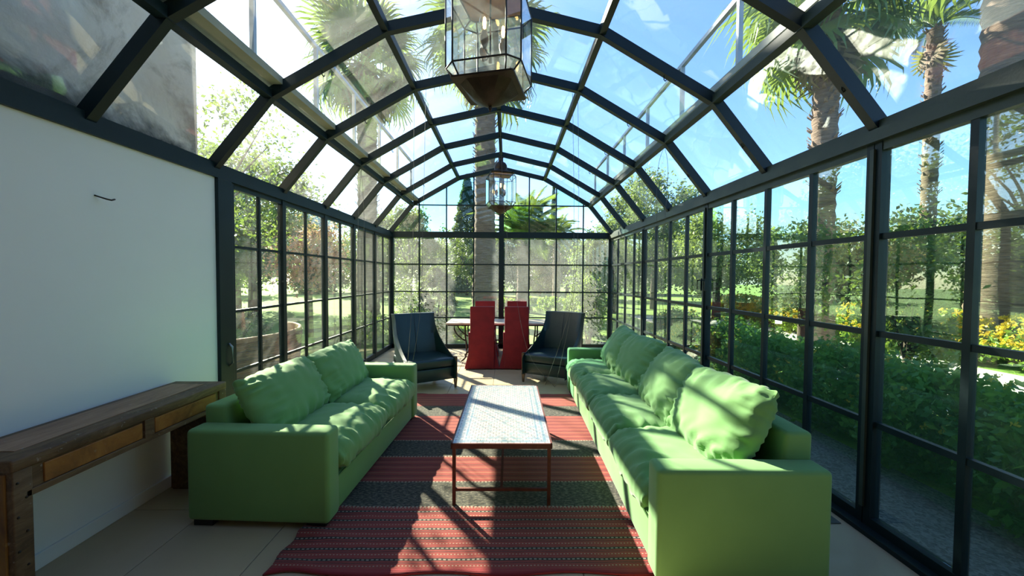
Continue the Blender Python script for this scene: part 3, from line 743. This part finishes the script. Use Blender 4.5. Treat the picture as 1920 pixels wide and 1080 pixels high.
dining_chair((-.44, 7.74, 0), R(0), 'red slip covered dining chair behind the table, on the teal armchair side')
dining_chair((.22, 7.74, 0), R(0), 'red slip covered dining chair behind the table, on the long sofa side')

# ------------------------------------------------------------------ lanterns
def lantern(loc, rz, label):
    t = empty('hanging_lantern', loc, rz, label, 'lantern', 'glass hanging lanterns')
    S, c = .245, .075                                        # half width, chamfer
    def octo(s, c): return [(s - c, -s), (s, -s + c), (s, s - c), (s - c, s), (-s + c, s), (-s, s - c), (-s, -s + c), (-s + c, -s)]
    zb0, zb1, zt0, zt1 = .135, .20, .66, .715                # lower rim, glass start, glass end, upper rim
    lo, mid, hi = octo(S - .065, .03), octo(S, c), octo(S - .05, .03)
    levels = [(lo, zb0), (mid, zb1), (mid, zt0), (hi, zt1)]
    gl = empty('glass_body', (0, 0, 0)); gl.parent = t
    for (pa, za), (pb, zb) in zip(levels, levels[1:]):
        for i in range(8):
            j = (i + 1) % 8
            A = [Vector((*pa[i], za)), Vector((*pa[j], za)), Vector((*pb[j], zb)), Vector((*pb[i], zb))]
            nn = (A[1] - A[0]).cross(A[3] - A[0]).normalized() * .003
            m = MB(); m.add([p + nn * .5 for p in A] + [p - nn * .5 for p in A], [(0, 1, 2, 3), (7, 6, 5, 4), (0, 4, 5, 1), (1, 5, 6, 2), (2, 6, 7, 3), (3, 7, 4, 0)])
            m.build('pane', 'glass_lantern', gl)
    fr = MB()
    for (P, z) in levels: fr.sweep([(*p, z) for p in P], circ(.0055, 6), (0, 0, 1), True)
    for (pa, za), (pb, zb) in zip(levels, levels[1:]):
        for i in range(8): fr.tube([(*pa[i], za), (*pb[i], zb)], .0055, 6)
    fr.build('frame', 'solder', t, True)
    # lower ogee bowl with a finial: eight sided
    def loft(prof, name, mat, parent, sm=25):
        m = MB(); V = []; F = []
        for (s, cc, z) in prof: V += [(*p, z) for p in octo(s, cc)]
        for i in range(len(prof) - 1):
            for j in range(8): F.append((i * 8 + j, i * 8 + (j + 1) % 8, (i + 1) * 8 + (j + 1) % 8, (i + 1) * 8 + j))
        F += [tuple(range(8))[::-1], tuple(range((len(prof) - 1) * 8, len(prof) * 8))]
        m.v = V; m.f = F; return m.build(name, mat, parent, sm)
    bowl = loft([(.012, .005, .012), (.05, .022, .026), (.10, .045, .055), (.14, .06, .090), (.165, .065, .118), (.172, .065, .124), (.205, .012, .126), (.207, .012, .136), (.182, .03, .138)], 'bowl', 'bronze', t)
    MB().lathe([(0, -.03), (.004, -.025), (.006, -.012), (.012, -.006), (.014, .004), (.009, .014), (0, .016)], 12).build('finial', 'bronze', bowl, True)
    cap = loft([(.205, .03, .712), (.215, .03, .73), (.17, .05, .755), (.12, .05, .785), (.105, .045, .81)], 'cap', 'bronze', t)
    loft([(.19, .03, .7105), (.08, .03, .725), (.02, .008, .74)], 'cap_lining', 'copper_inside', cap)
    MB().lathe([(0, .805), (.112, .805), (.118, .84), (.112, .89), (.085, .93), (.05, .95), (.045, .96), (.045, 1.02), (.055, 1.03), (.03, 1.045), (0, 1.05)], 20).build('dome', 'bronze', cap, 40)
    top = 3.85 - loc[2]
    ch = MB(); z = 1.07; k = 0
    while z < top:
        z2 = min(top, z + .05)
        ch.sweep([(math.cos(a) * .011 * (k % 2), math.cos(a) * .011 * (1 - k % 2), (z + z2) / 2 + math.sin(a) * .03) for a in [q * math.pi / 4 for q in range(8)]], circ(.003, 5), (1, 1, .2), True)
        z += .044; k += 1
    if k: ch.build('chain', 'bronze', t, True)
    # candle arms
    can = MB().lathe([(0, .30), (.012, .30), (.010, .34), (0, .345)], 10)
    can.tube([(0, 0, .34), (0, 0, .73)], .006, 6)
    for k in range(3):
        a = R(20 + 120 * k); can.tube([(0, 0, .345), (.05 * math.cos(a), .05 * math.sin(a), .34), (.085 * math.cos(a), .085 * math.sin(a), .355)], .005, 6)
    can.build('candelabra', 'bronze', t, True)
    for k in range(3):
        a = R(20 + 120 * k); x, y = .085 * math.cos(a), .085 * math.sin(a)
        b = MB().lathe([(.0, .345), (.012, .35), (.027, .40), (.027, .425), (.018, .43), (.018, .455), (0, .456)], 14, (x, y, 0)).build('lamp_socket', 'socket', t, 40)
        MB().lathe([(.0, .455), (.014, .457), (.027, .48), (.035, .51), (.031, .54), (.018, .57), (.005, .588), (0, .589)], 14, (x, y, 0)).build('bulb', 'bulb_glass', b, True)
        MB().lathe([(0, .468), (.010, .478), (.013, .51), (.009, .54), (0, .55)], 8, (x, y, 0)).build('filament', 'filament', b, True)
    return t
lantern((XC, 2.60, 2.69), R(-14), 'large bronze and glass hanging lantern above the coffee table')
lantern((XC, 7.02, 2.69), R(12), 'bronze and glass hanging lantern above the dining table')

# ------------------------------------------------------------------ shade cords
def cord(pts, label):
    q = []
    P = [Vector(p) for p in pts]
    for i in range(len(P) - 1):
        a = P[max(0, i - 1)]; b = P[i]; c = P[i + 1]; d = P[min(len(P) - 1, i + 2)]
        for k in range(6):
            u = k / 6; q.append(.5 * ((2 * b) + (c - a) * u + (2 * a - 5 * b + 4 * c - d) * u * u + (3 * b - a - 3 * c + d) * u ** 3))
    q.append(P[-1])
    o = MB().tube(q, .0021, 5).build('shade_cord', 'cord', None, True)
    tag(o, label, 'cord', 'thin cords hanging from the roof ribs')
k2 = .9225; k1 = 1.909
cord([(XC - k2, 4.35, 3.62), (XC - k2 - .01, 4.34, 2.2), (XC - k2 - .03, 4.33, 1.2), (XC - k2 - .09, 4.40, .60)], 'thin pale cord hanging in front of the teal armchair, outer one of two')
cord([(XC - k2 + .13, 4.35, 3.66), (XC - k2 + .10, 4.34, 2.2), (XC - k2 + .07, 4.33, 1.2), (XC - k2 - .03, 4.40, .60)], 'thin pale cord hanging in front of the teal armchair, inner one of two')
cord([(XC + k2 - .02, 4.35, 3.62), (XC + k2, 4.34, 2.2), (XC + k2 - .02, 4.6, 1.2), (XC + k2 - .11, 5.35, .03)], 'thin pale cord hanging in front of the green armchair, nearer the long sofa')
cord([(XC + k2 - .08, 4.35, 3.62), (XC + k2 - .05, 4.34, 2.2), (XC + k2 - .04, 4.6, 1.2), (XC + k2 - .25, 5.40, .03)], 'thin pale cord hanging in front of the green armchair, nearer the coffee table')
cord([(XC + .01, 5.35, 3.83), (XC + .08, 5.35, 2.5), (XC + .25, 5.38, 1.3), (XC + .45, 5.45, .45), (XC + .80, 5.30, .03)], 'thin slack cord slanting down from the ridge across the red chairs')
cord([(XC + k1 - .02, 4.35, 3.05), (XC + k1 - .10, 4.34, 2.7), (XC + k1 - .08, 4.33, 1.6), (XC + k1 - .02, 4.33, .86)], 'thin cord hanging before the right glazing, nearer the long sofa back')
cord([(XC + k1 - .02, 4.35, 3.05), (XC + k1 + .02, 4.34, 2.7), (XC + k1 - .04, 4.33, 1.6), (XC + k1 + .03, 4.32, .86)], 'thin cord hanging before the right glazing, nearer the panes')
cord([(XC - k1 + .02, 5.35, 3.05), (XC - k1 - .02, 5.34, 2.3), (XC - k1 - .02, 5.33, 1.2), (XC - k1 + .04, 5.30, .03)], 'thin cord hanging before the left casements, nearer the short sofa')
cord([(XC - k1 + .02, 5.35, 3.05), (XC - k1 + .06, 5.34, 2.3), (XC - k1 + .03, 5.33, 1.2), (XC - k1 + .12, 5.32, .03)], 'thin cord hanging before the left casements, nearer the teal armchair')

# ------------------------------------------------------------------ garden ground
gr = MB().box((-60, -30, -.4), (60, 90, -.06)).build('ground_lawn', 'lawn'); tag(gr, 'wide sunlit lawn around the glasshouse', kind='structure')
gv = MB().box((XR + .02, -2.0, -.08), (3.3, 9.5, -.045)).build('path_gravel', 'gravel'); tag(gv, 'dark gravel strip between the glazing and the hedge', kind='structure')
pv = MB().box((5.2, -6, -.08), (8.6, 16, -.04)).build('path_garden', 'paving'); tag(pv, 'sunlit pale garden path beyond the flowering hedge', kind='structure')
tr_ = MB().box((-9, 3.6, -.08), (XL - .08, 7.2, -.035)).build('path_terrace', 'paving'); tag(tr_, 'pale paved terrace outside the left casements', kind='structure')
for nm, y0g, y1g in (('path_apron', Y0 + .08, 9.0),):
    o = MB().box((XL, y0g, -.08), (XR, y1g, -.045)).build(nm, 'paving'); tag(o, 'narrow pale paving outside the far gable', kind='structure')

# ------------------------------------------------------------------ plants
def shrub(name, label, cat, loc, r, n, size, mat, seed, group=None, clusters=60, cr=.22, flowers=None, shell=.6, z=0, aspect=.55, stem=True):
    t = empty(name, loc, 0, label, cat, group)
    P = blob(n, (0, 0, r[2] * .98 + z), (r[0], r[1], r[2]), clusters, cr, seed, shell, .02)
    link('foliage', leafmesh('foliage', P, size, mat, seed, aspect), t)
    if flowers:
        fm, fn, fs = flowers; g = np.random.default_rng(seed + 5)
        d = g.normal(size=(fn, 3)); d[:, 2] = np.abs(d[:, 2]) * .9 + .05; d /= np.linalg.norm(d, axis=1)[:, None]
        Q = d * (np.array(r) + cr * .75) + np.array((0, 0, r[2] * .98 + z)); Q = np.repeat(Q, 9, 0) + g.normal(size=(fn * 9, 3)) * fs * .5
        link('flowers', leafmesh('flowers', Q, fs, fm, seed + 6, .8), t)
    if stem:
        m = MB()
        for k in range(5):
            a = k * 1.3; m.tube([(.03 * math.cos(a), .03 * math.sin(a), -.06), (r[0] * .3 * math.cos(a), r[1] * .3 * math.sin(a), r[2] * .7), (r[0] * .6 * math.cos(a), r[1] * .6 * math.sin(a), r[2] * 1.3)], .012, 5, [1.4, 1, .4])
        m.build('stems', 'bark', t)
    return t
def tree(label, loc, trunk_h, r, n, size, mat, seed, clusters=70, cr=.6, shell=.5, tr=.14, name='broadleaf_tree', group='trees around the garden', lean=(0, 0), cz=None):
    t = empty(name, loc, 0, label, 'tree', group)
    cz = trunk_h + r[2] * .7 if cz is None else cz
    P = blob(n, (lean[0], lean[1], cz), r, clusters, cr, seed, shell)
    link('crown', leafmesh('crown', P, size, mat, seed, .5), t)
    m = MB(); top = Vector((lean[0], lean[1], cz))
    m.tube([(0, 0, -.1), (lean[0] * .2, lean[1] * .2, trunk_h * .5), (lean[0] * .6, lean[1] * .6, trunk_h), top], tr, 9, [1.25, 1, .8, .35])
    g = random.Random(seed)
    for k in range(9):
        a = k * 2.4 + g.random(); e = Vector((math.cos(a) * r[0] * .75, math.sin(a) * r[1] * .75, (g.random() - .2) * r[2] * .8)) + top
        s = Vector((lean[0] * .6, lean[1] * .6, trunk_h * (.8 + .2 * g.random())))
        m.tube([s, s.lerp(e, .5) + Vector((0, 0, .12 * r[2])), e], tr * .35, 6, [1, .7, .25])
    m.build('trunk', 'bark', t, True)
    return t
def conifer(label, loc, h, r, n, size, mat, seed, name='cypress_tree'):
    t = empty(name, loc, 0, label, 'tree', 'conifers behind the lawn')
    g = np.random.default_rng(seed); z = g.random(n) ** 1.25; tier = .75 + .25 * np.abs(np.sin(z * h * 3.2))
    rad = r * (1 - z) ** .8 * tier * (.45 + .55 * g.random(n) ** .5) + .05; a = g.random(n) * 2 * np.pi
    P = np.stack([rad * np.cos(a), rad * np.sin(a), .2 + z * h], 1)
    link('foliage', leafmesh('foliage', P, size, mat, seed, .4, .2), t)
    MB().tube([(0, 0, -.1), (0, 0, h * .9)], .12, 8, [1, .2]).build('trunk', 'bark', t, True)
    return t
# palm frond meshes (shared)
def fan_mesh(name, mat, seed, R_=.95, seg=26, pet=.95, droop=.35):
    g = random.Random(seed); m = MB()
    m.sweep([(0, 0, 0), (pet * .5, 0, .04), (pet, 0, 0)], rect_profile(.035, .02), (0, 0, 1), False, [1.3, 1, .7])
    for k in range(seg):
        a = R(-125 + 250 * k / (seg - 1)); l = R_ * (1 - .28 * abs(a) / R(125)) * (.9 + .2 * g.random())
        d = Vector((math.cos(a), math.sin(a), 0)); s = Vector((-d.y, d.x, 0)); b = Vector((pet, 0, 0))
        w = .042; dr = droop * (.6 + .8 * g.random())
        p0 = b; p1 = b + d * l * .55 + Vector((0, 0, .05 * (1 if k % 2 else -1) * 0)); p2 = b + d * l * .85 + Vector((0, 0, -dr * .35 * l)); p3 = b + d * l * .98 + Vector((0, 0, -dr * l))
        V = [p0, p1 + s * w, p1 - s * w, p2 + s * w * .55, p2 - s * w * .55, p3]
        m.add(V, [(0, 2, 1), (1, 2, 4, 3), (3, 4, 5)])
    me = bpy.data.meshes.new(name); me.from_pydata(m.v, [], m.f); me.update(); me.materials.append(MAT[mat]); return me
def feather_mesh(name, mat, seed, L=2.4, arch=.9):
    g = random.Random(seed); m = MB()
    path = [Vector((L * u * (1 - .12 * u), 0, arch * (u * 1.0 - 1.25 * u * u))) for u in [k / 10 for k in range(11)]]
    m.sweep(path, rect_profile(.035, .03), (0, 0, 1), False, [1.2 - .1 * k for k in range(11)])
    for k in range(4, 46):
        u = k / 46; i = min(9, int(u * 10)); p = path[i].lerp(path[i + 1], u * 10 - i); d = (path[i + 1] - path[i]).normalized()
        for s in (-1, 1):
            l = .48 * math.sin(u * 2.7 + .35) * (.85 + .3 * g.random()); o = (d * .55 + Vector((0, s, .25 - .5 * u))).normalized()
            w = Vector((0, 0, 1)).cross(o).normalized() * .014; e = p + o * l + Vector((0, 0, -.12 * l))
            m.add([p - w, p + w, p + o * l * .6 + w * .9, e, p + o * l * .6 - w * .9], [(0, 1, 2, 3, 4)])
    me = bpy.data.meshes.new(name); me.from_pydata(m.v, [], m.f); me.update(); me.materials.append(MAT[mat]); return me
FAN = [fan_mesh('fan_frond', 'frond', s, 1.0, 26, .95, .3 + .2 * s) for s in range(3)]
FDRY = [fan_mesh('dry_frond', 'frond_dry', 9 + s, .85, 20, .7, .5) for s in range(2)]
FEA = [feather_mesh('feather_frond', 'frond', 20 + s, 2.3, .9 + .3 * s) for s in range(3)]
def palm(label, loc, h, tr, kind='fan', nf=34, size=1., seed=0, dry=10, boots=True, lean=(0, 0)):
    g = random.Random(seed); t = empty('fan_palm' if kind == 'fan' else 'feather_palm', loc, 0, label, 'palm tree', 'palms around the glasshouse')
    m = MB(); k = int(h * 7); path = [(lean[0] * u * u, lean[1] * u * u, -.1 + (h + .1) * u) for u in [i / k for i in range(k + 1)]]
    m.sweep(path, circ(tr, 14), (0, 1, .01), False, [(1.25 - .3 * min(1, i / k * 2.5)) * (1 + .05 * (-1) ** i) for i in range(k + 1)])
    trunk = m.build('trunk', 'palm_bark', t, 60)
    if boots:
        b = MB()
        for i in range(int(h * 22)):
            z = h * (.45 + .55 * g.random()); a = g.random() * 6.28; u = z / h
            c = Vector((lean[0] * u * u + math.cos(a) * tr * .92, lean[1] * u * u + math.sin(a) * tr * .92, z)); d = Vector((math.cos(a) * .10, math.sin(a) * .10, .11)); s = Vector((-math.sin(a), math.cos(a), 0)) * .05
            b.add([c - s, c + s, c + d + s * .5, c + d - s * .5, c + d * .95 + Vector((0, 0, -.03))], [(0, 1, 2, 3), (0, 3, 4), (1, 4, 2), (0, 4, 1), (2, 4, 3)])
        b.build('leaf_boots', 'palm_bark', trunk)
    top = Vector((lean[0], lean[1], h))
    for i in range(nf):
        u = (i + .5) / nf; el = R(78 - 128 * u ** .9) if kind == 'fan' else R(75 - 85 * u); az = i * 2.39996 + g.random() * .3
        o = link('frond', (FAN if kind == 'fan' else FEA)[i % 3], t); o.location = top + Vector((0, 0, .15 * (1 - u)))
        s = size * (.85 + .3 * g.random()); o.scale = (s, s, s); o.rotation_euler = (g.random() * .5 - .25, -el, az)
    for i in range(dry):
        o = link('dry_frond', FDRY[i % 2], t); o.location = top + Vector((0, 0, -.1 - .25 * g.random())); s = size * (.8 + .3 * g.random()); o.scale = (s, s, s); o.rotation_euler = (0, R(60 + 22 * g.random()), i * 2.4 + g.random())
    return t
# palms
palm('tall fan palm with thick shaggy trunk standing behind the far gable', (-.75, 13.2, -.06), 9.3, .36, 'fan', 38, 1.25, 1, 10)
palm('fan palm with heavy crown rising over the left roof slope', (-5.1, 14.2, -.06), 9.2, .36, 'fan', 44, 1.25, 2, 22)
palm('fan palm with shaggy crown beyond the right glazing', (7.6, 9.2, -.06), 8.0, .27, 'fan', 36, 1.2, 3, 9)
palm('slender feather palm further along the right garden', (13.3, 12.0, -.06), 9.4, .20, 'feather', 18, .8, 4, 2, True)
palm('stout bare palm trunk close to the right roof edge', (9.9, 7.6, -.06), 9.5, .38, 'fan', 30, 1.2, 5, 10, False)
palm('short bright feather palm on the lawn behind the gable', (.75, 17.5, -.06), 3.0, .28, 'feather', 40, 1.25, 6, 0, True)
palm('young feather palm among the hedges beyond the gable', (2.6, 20, -.06), 3.4, .2, 'feather', 24, .8, 7, 0, True)
# right: flowering hedge close to the panes, flower border beyond
for k in range(9):
    y = .3 + k * .95
    shrub('flowering_shrub', 'dense green lantana shrub of the hedge outside the right glazing, %s from the near end' % ['first', 'second', 'third', 'fourth', 'fifth', 'sixth', 'seventh', 'eighth', 'ninth'][k], 'shrub',
          (3.62 + .06 * math.sin(k * 2.1), y, -.05), (.50, .56, .43 + .03 * math.sin(k * 3.3)), 11000, .062, 'leaf_hedge', 100 + k, 'lantana hedge along the right glazing', 120, .16, ('petal_yellow', 34 if k < 6 else 60, .022), .7)
for k in range(8):
    x, y = [(9.6, 3.2), (9.4, 5.0), (9.6, 6.6), (9.2, 8.2), (9.4, 9.8), (8.9, 11.4), (9.6, 13.2), (9.2, 15.0)][k]
    shrub('flower_bush', 'yellow flowering bush across the garden path, %s along from the near end' % ['first', 'second', 'third', 'fourth', 'fifth', 'sixth', 'seventh', 'eighth'][k], 'shrub',
          (x, y, -.05), (.85, .95, .42), 6000, .085, 'leaf_bright', 130 + k, 'yellow border across the path', 70, .2, ('petal_yellow', 420, .045), .7)
# trees right
tree('leafy tree behind the yellow border, nearest the stout palm', (12.5, 5.5, 0), .9, (2.2, 2.2, 1.1), 16000, .15, 'leaf_mid', 201, 60, .5, cz=1.7)
tree('dark bushy tree standing past the fan palm', (12.5, 12.5, 0), .9, (2.4, 2.4, 1.5), 16000, .15, 'leaf_dark', 202, 60, .7)
tree('olive tree with grey green crown beyond the right lawn', (8.0, 14.5, 0), 1.4, (1.8, 1.9, 1.5), 14000, .12, 'leaf_olive', 203, 60, .55)
tree('slender pale tree just past the lantana hedge', (5.0, 6.4, 0), 1.1, (.6, .6, .75), 3000, .085, 'leaf_olive', 204, 30, .35, .4, .07)
tree('feathery young conifer past the lantana hedge', (4.9, 4.6, 0), .6, (.5, .5, .95), 5000, .07, 'leaf_mid', 205, 40, .25, .3, .05)
tree('big dark tree filling the right side of the garden', (17, 8.5, 0), 1.0, (3.0, 3.2, 1.6), 16000, .19, 'leaf_dark', 206, 60, .9)
tree('broad tree beyond the path at the near right', (14, 1.5, 0), 2, (2.8, 2.8, 2.4), 12000, .18, 'leaf_mid', 207, 50, .9)
tree('tall leafy tree behind the right roof slope', (7.5, 19.5, 0), 2.8, (2.4, 2.2, 2.4), 14000, .16, 'leaf_olive', 208, 55, .7)
# far garden
shrub('topiary_dome', 'dark clipped dome of topiary on the far lawn', 'topiary', (-2.25, 12.4, -.06), (.62, .62, .93), 16000, .07, 'leaf_dark', 301, None, 160, .12, None, .82)
shrub('low_hedge', 'low bright clipped hedge in front of the topiary dome', 'hedge', (-2.75, 11.0, -.06), (.55, .45, .34), 8000, .06, 'leaf_bright', 302, None, 80, .12, None, .75)
shrub('low_hedge', 'low green hedge outside the far gable behind the teal armchair', 'hedge', (-1.75, 9.9, -.06), (.7, .4, .22), 9000, .06, 'leaf_bright', 303, None, 90, .12, None, .75)
shrub('low_hedge', 'long low hedge across the lawn behind the red chairs', 'hedge', (1.4, 18.2, -.06), (2.6, .5, .32), 9000, .09, 'leaf_bright', 304, None, 120, .14, None, .7)
shrub('climbing_shrub', 'leafy climber reaching up the right corner of the far gable', 'shrub', (1.95, 9.05, -.06), (.52, .34, 1.28), 5200, .065, 'leaf_olive', 305, None, 70, .2, None, .4)
shrub('column_bush', 'lit yellow green columnar bush behind the right corner', 'shrub', (2.35, 10.6, -.06), (.36, .36, .8), 7000, .07, 'leaf_bright', 306, None, 60, .16, None, .6)
shrub('rose_bush', 'white flowering rose bush at the left corner of the far gable', 'shrub', (-2.35, 9.15, -.06), (.26, .3, .9), 1500, .06, 'leaf_mid', 307, None, 50, .2, ('petal_white', 24, .028), .3)
tree('light leafy tree on the left of the far lawn', (-5.4, 21.5, 0), 2.0, (2.2, 2.0, 1.8), 16000, .15, 'leaf_mid', 310, 60, .5)
tree('dark tree in the hedge line left of the palm trunk', (-2.4, 28, 0), 1.4, (2.4, 2.0, 1.9), 12000, .15, 'leaf_dark', 311, 50, .6)
tree('dark rounded tree in the hedge line behind the palm trunk', (.9, 30, 0), 1.2, (2.6, 2.0, 1.9), 12000, .16, 'leaf_dark', 312, 50, .6)
tree('dark tree in the hedge line right of the centre post', (4.6, 29, 0), 1.2, (2.4, 2.0, 1.9), 12000, .16, 'leaf_dark', 313, 50, .6)
tree('sunlit tree right of the far lawn', (4.9, 17.5, 0), 1.4, (1.6, 1.5, 1.5), 13000, .13, 'leaf_olive', 314, 55, .5)
tree('wide tree at the far right of the lawn', (9.6, 27, 0), 1.6, (2.8, 2.4, 2.2), 12000, .19, 'leaf_mid', 315, 55, .8)
tree('wide tree at the far left of the lawn', (-9.5, 29, 0), 1.8, (3.0, 2.4, 2.4), 12000, .19, 'leaf_mid', 316, 55, .8)
conifer('tall tiered dark pine behind the lawn', (-3.4, 33, 0), 10.0, 2.3, 18000, .26, 'leaf_blue', 320, 'pine_tree')
conifer('narrow pointed cypress behind the lawn', (4.0, 33, 0), 9.2, .6, 8000, .16, 'leaf_dark', 321)
conifer('shorter ragged cypress beside the pointed one', (2.8, 32, 0), 7.6, .8, 8000, .18, 'leaf_blue', 322)
belt = [(-30, 16), (-27, 23), (-22, 30), (-17, 35), (-12, 38), (-7, 40), (-2, 41), (3, 41), (8, 40), (13, 38), (18, 35), (23, 30), (27, 23), (29, 16), (30, 9), (30, 2), (29, -5)]
spots = ['far left corner', 'left of the garden', 'left beyond the terrace', 'left behind the pine', 'left of the pine', 'behind the pine', 'behind the tall palm', 'behind the cypresses', 'right of the cypresses', 'right behind the lawn', 'far right of the lawn', 'right beyond the olive', 'right behind the dark tree', 'right beyond the feather palm', 'right beyond the border', 'right past the path', 'near right corner']
for k, (x, y) in enumerate(belt):
    tree('big background tree in the boundary belt, ' + spots[k], (x, y, 0), 1.2, (3.4, 3.0, 2.6 + .5 * math.sin(k * 2.3)), 7000, .34, ['leaf_dark', 'leaf_mid', 'leaf_olive'][k % 3], 500 + k, 60, 1.1, .4, .25, group='boundary belt of trees', cz=2.7)
# left garden
tree('sparse leafy tree close outside the left casements', (-5.6, 7.0, 0), 2.0, (1.5, 1.5, 2.4), 6500, .085, 'leaf_mid', 401, 60, .42, .35, .09, cz=3.6)
tree('tall leafy tree behind the left terrace', (-11.5, 8.5, 0), 2.6, (2.2, 2.2, 2.4), 15000, .13, 'leaf_mid', 402, 70, .7)
tree('dark tree at the end of the left garden', (-9.5, 14.5, 0), 2.2, (2.6, 2.6, 2.2), 14000, .16, 'leaf_dark', 403, 60, .8)
tree('spreading tree with pink blossom left of the casements', (-5.2, 10.2, 0), 1.5, (.95, 1.0, .85), 4500, .08, 'petal_pink', 404, 36, .4, .4, .08)
tree('broad leafy tree far behind the pink blossom', (-12.5, 18, 0), 2.2, (3.2, 2.8, 2.8), 12000, .2, 'leaf_mid', 405, 55, .9)
shrub('lavender_bush', 'round grey lavender bush beyond the terrace', 'shrub', (-5.9, 8.4, -.06), (.62, .62, .42), 7000, .08, 'leaf_grey', 410, None, 70, .15, None, .7, aspect=.2)
shrub('low_hedge', 'low bright hedge beside the left casements', 'hedge', (-3.6, 9.6, -.06), (.5, 1.3, .32), 9000, .06, 'leaf_bright', 411, None, 90, .12, None, .75)
# rattan sofa outside
rt = empty('rattan_sofa', (-3.75, 5.75, -.035), 0, 'curved rattan garden sofa standing on the terrace outside the casements', 'garden sofa')
def arcp(r, a, z): return (-.9 + r * math.cos(a), r * math.sin(a), z)
na = 26; A0, A1 = R(-58), R(58)
m = MB(); V = []; F = []
for i in range(na + 1):
    a = A0 + (A1 - A0) * i / na
    for (r, z) in ((1.36, .10), (1.42, .74), (1.36, .74), (1.29, .10)): V.append(arcp(r, a, z))
for i in range(na):
    for j in range(4): F.append((i * 4 + j, i * 4 + (j + 1) % 4, (i + 1) * 4 + (j + 1) % 4, (i + 1) * 4 + j))
F += [(0, 1, 2, 3), tuple(na * 4 + k for k in (3, 2, 1, 0))]
m.v = V; m.f = F; bk = m.build('backrest', 'rattan', rt, 40)
for k in range(16):
    z = .14 + k * .038; MB().tube([arcp(1.365 + .06 * (z - .1) / .64 + .004, A0 + (A1 - A0) * i / na, z) for i in range(na + 1)], .008, 5).build('weave_band', 'rattan' if k % 3 else 'rattan_dark', bk, True)
MB().tube([arcp(1.39, A0 + (A1 - A0) * i / na, .75) for i in range(na + 1)], .028, 8).build('top_rim', 'rattan', rt, True)
m = MB(); V = [arcp(r, A0 + (A1 - A0) * i / na, z) for i in range(na + 1) for (r, z) in ((.72, .12), (1.31, .12), (1.31, .38), (.72, .38))]
F = [(i * 4 + j, i * 4 + (j + 1) % 4, (i + 1) * 4 + (j + 1) % 4, (i + 1) * 4 + j) for i in range(na) for j in range(4)] + [(0, 1, 2, 3), tuple(na * 4 + k for k in (3, 2, 1, 0))]
m.v = V; m.f = F; m.build('seat', 'rattan_dark', rt, 40)
m = MB(); m.v = [arcp(r, A0 * .97 + (A1 - A0) * .97 * i / na, z) for i in range(na + 1) for (r, z) in ((.74, .385), (1.28, .385), (1.28, .48), (.74, .48))]; m.f = F; m.build('seat_pad', 'linen', rt, 40)
for a in (A0 * .9, 0, A1 * .9):
    for r in (.78, 1.3): x, y, _ = arcp(r, a, 0); MB().tube([(x, y, 0), (x, y, .13)], .025, 8).build('leg', 'rattan_dark', rt)
print('tris', sum(len(o.data.polygons) for o in bpy.data.objects if o.type == 'MESH'))
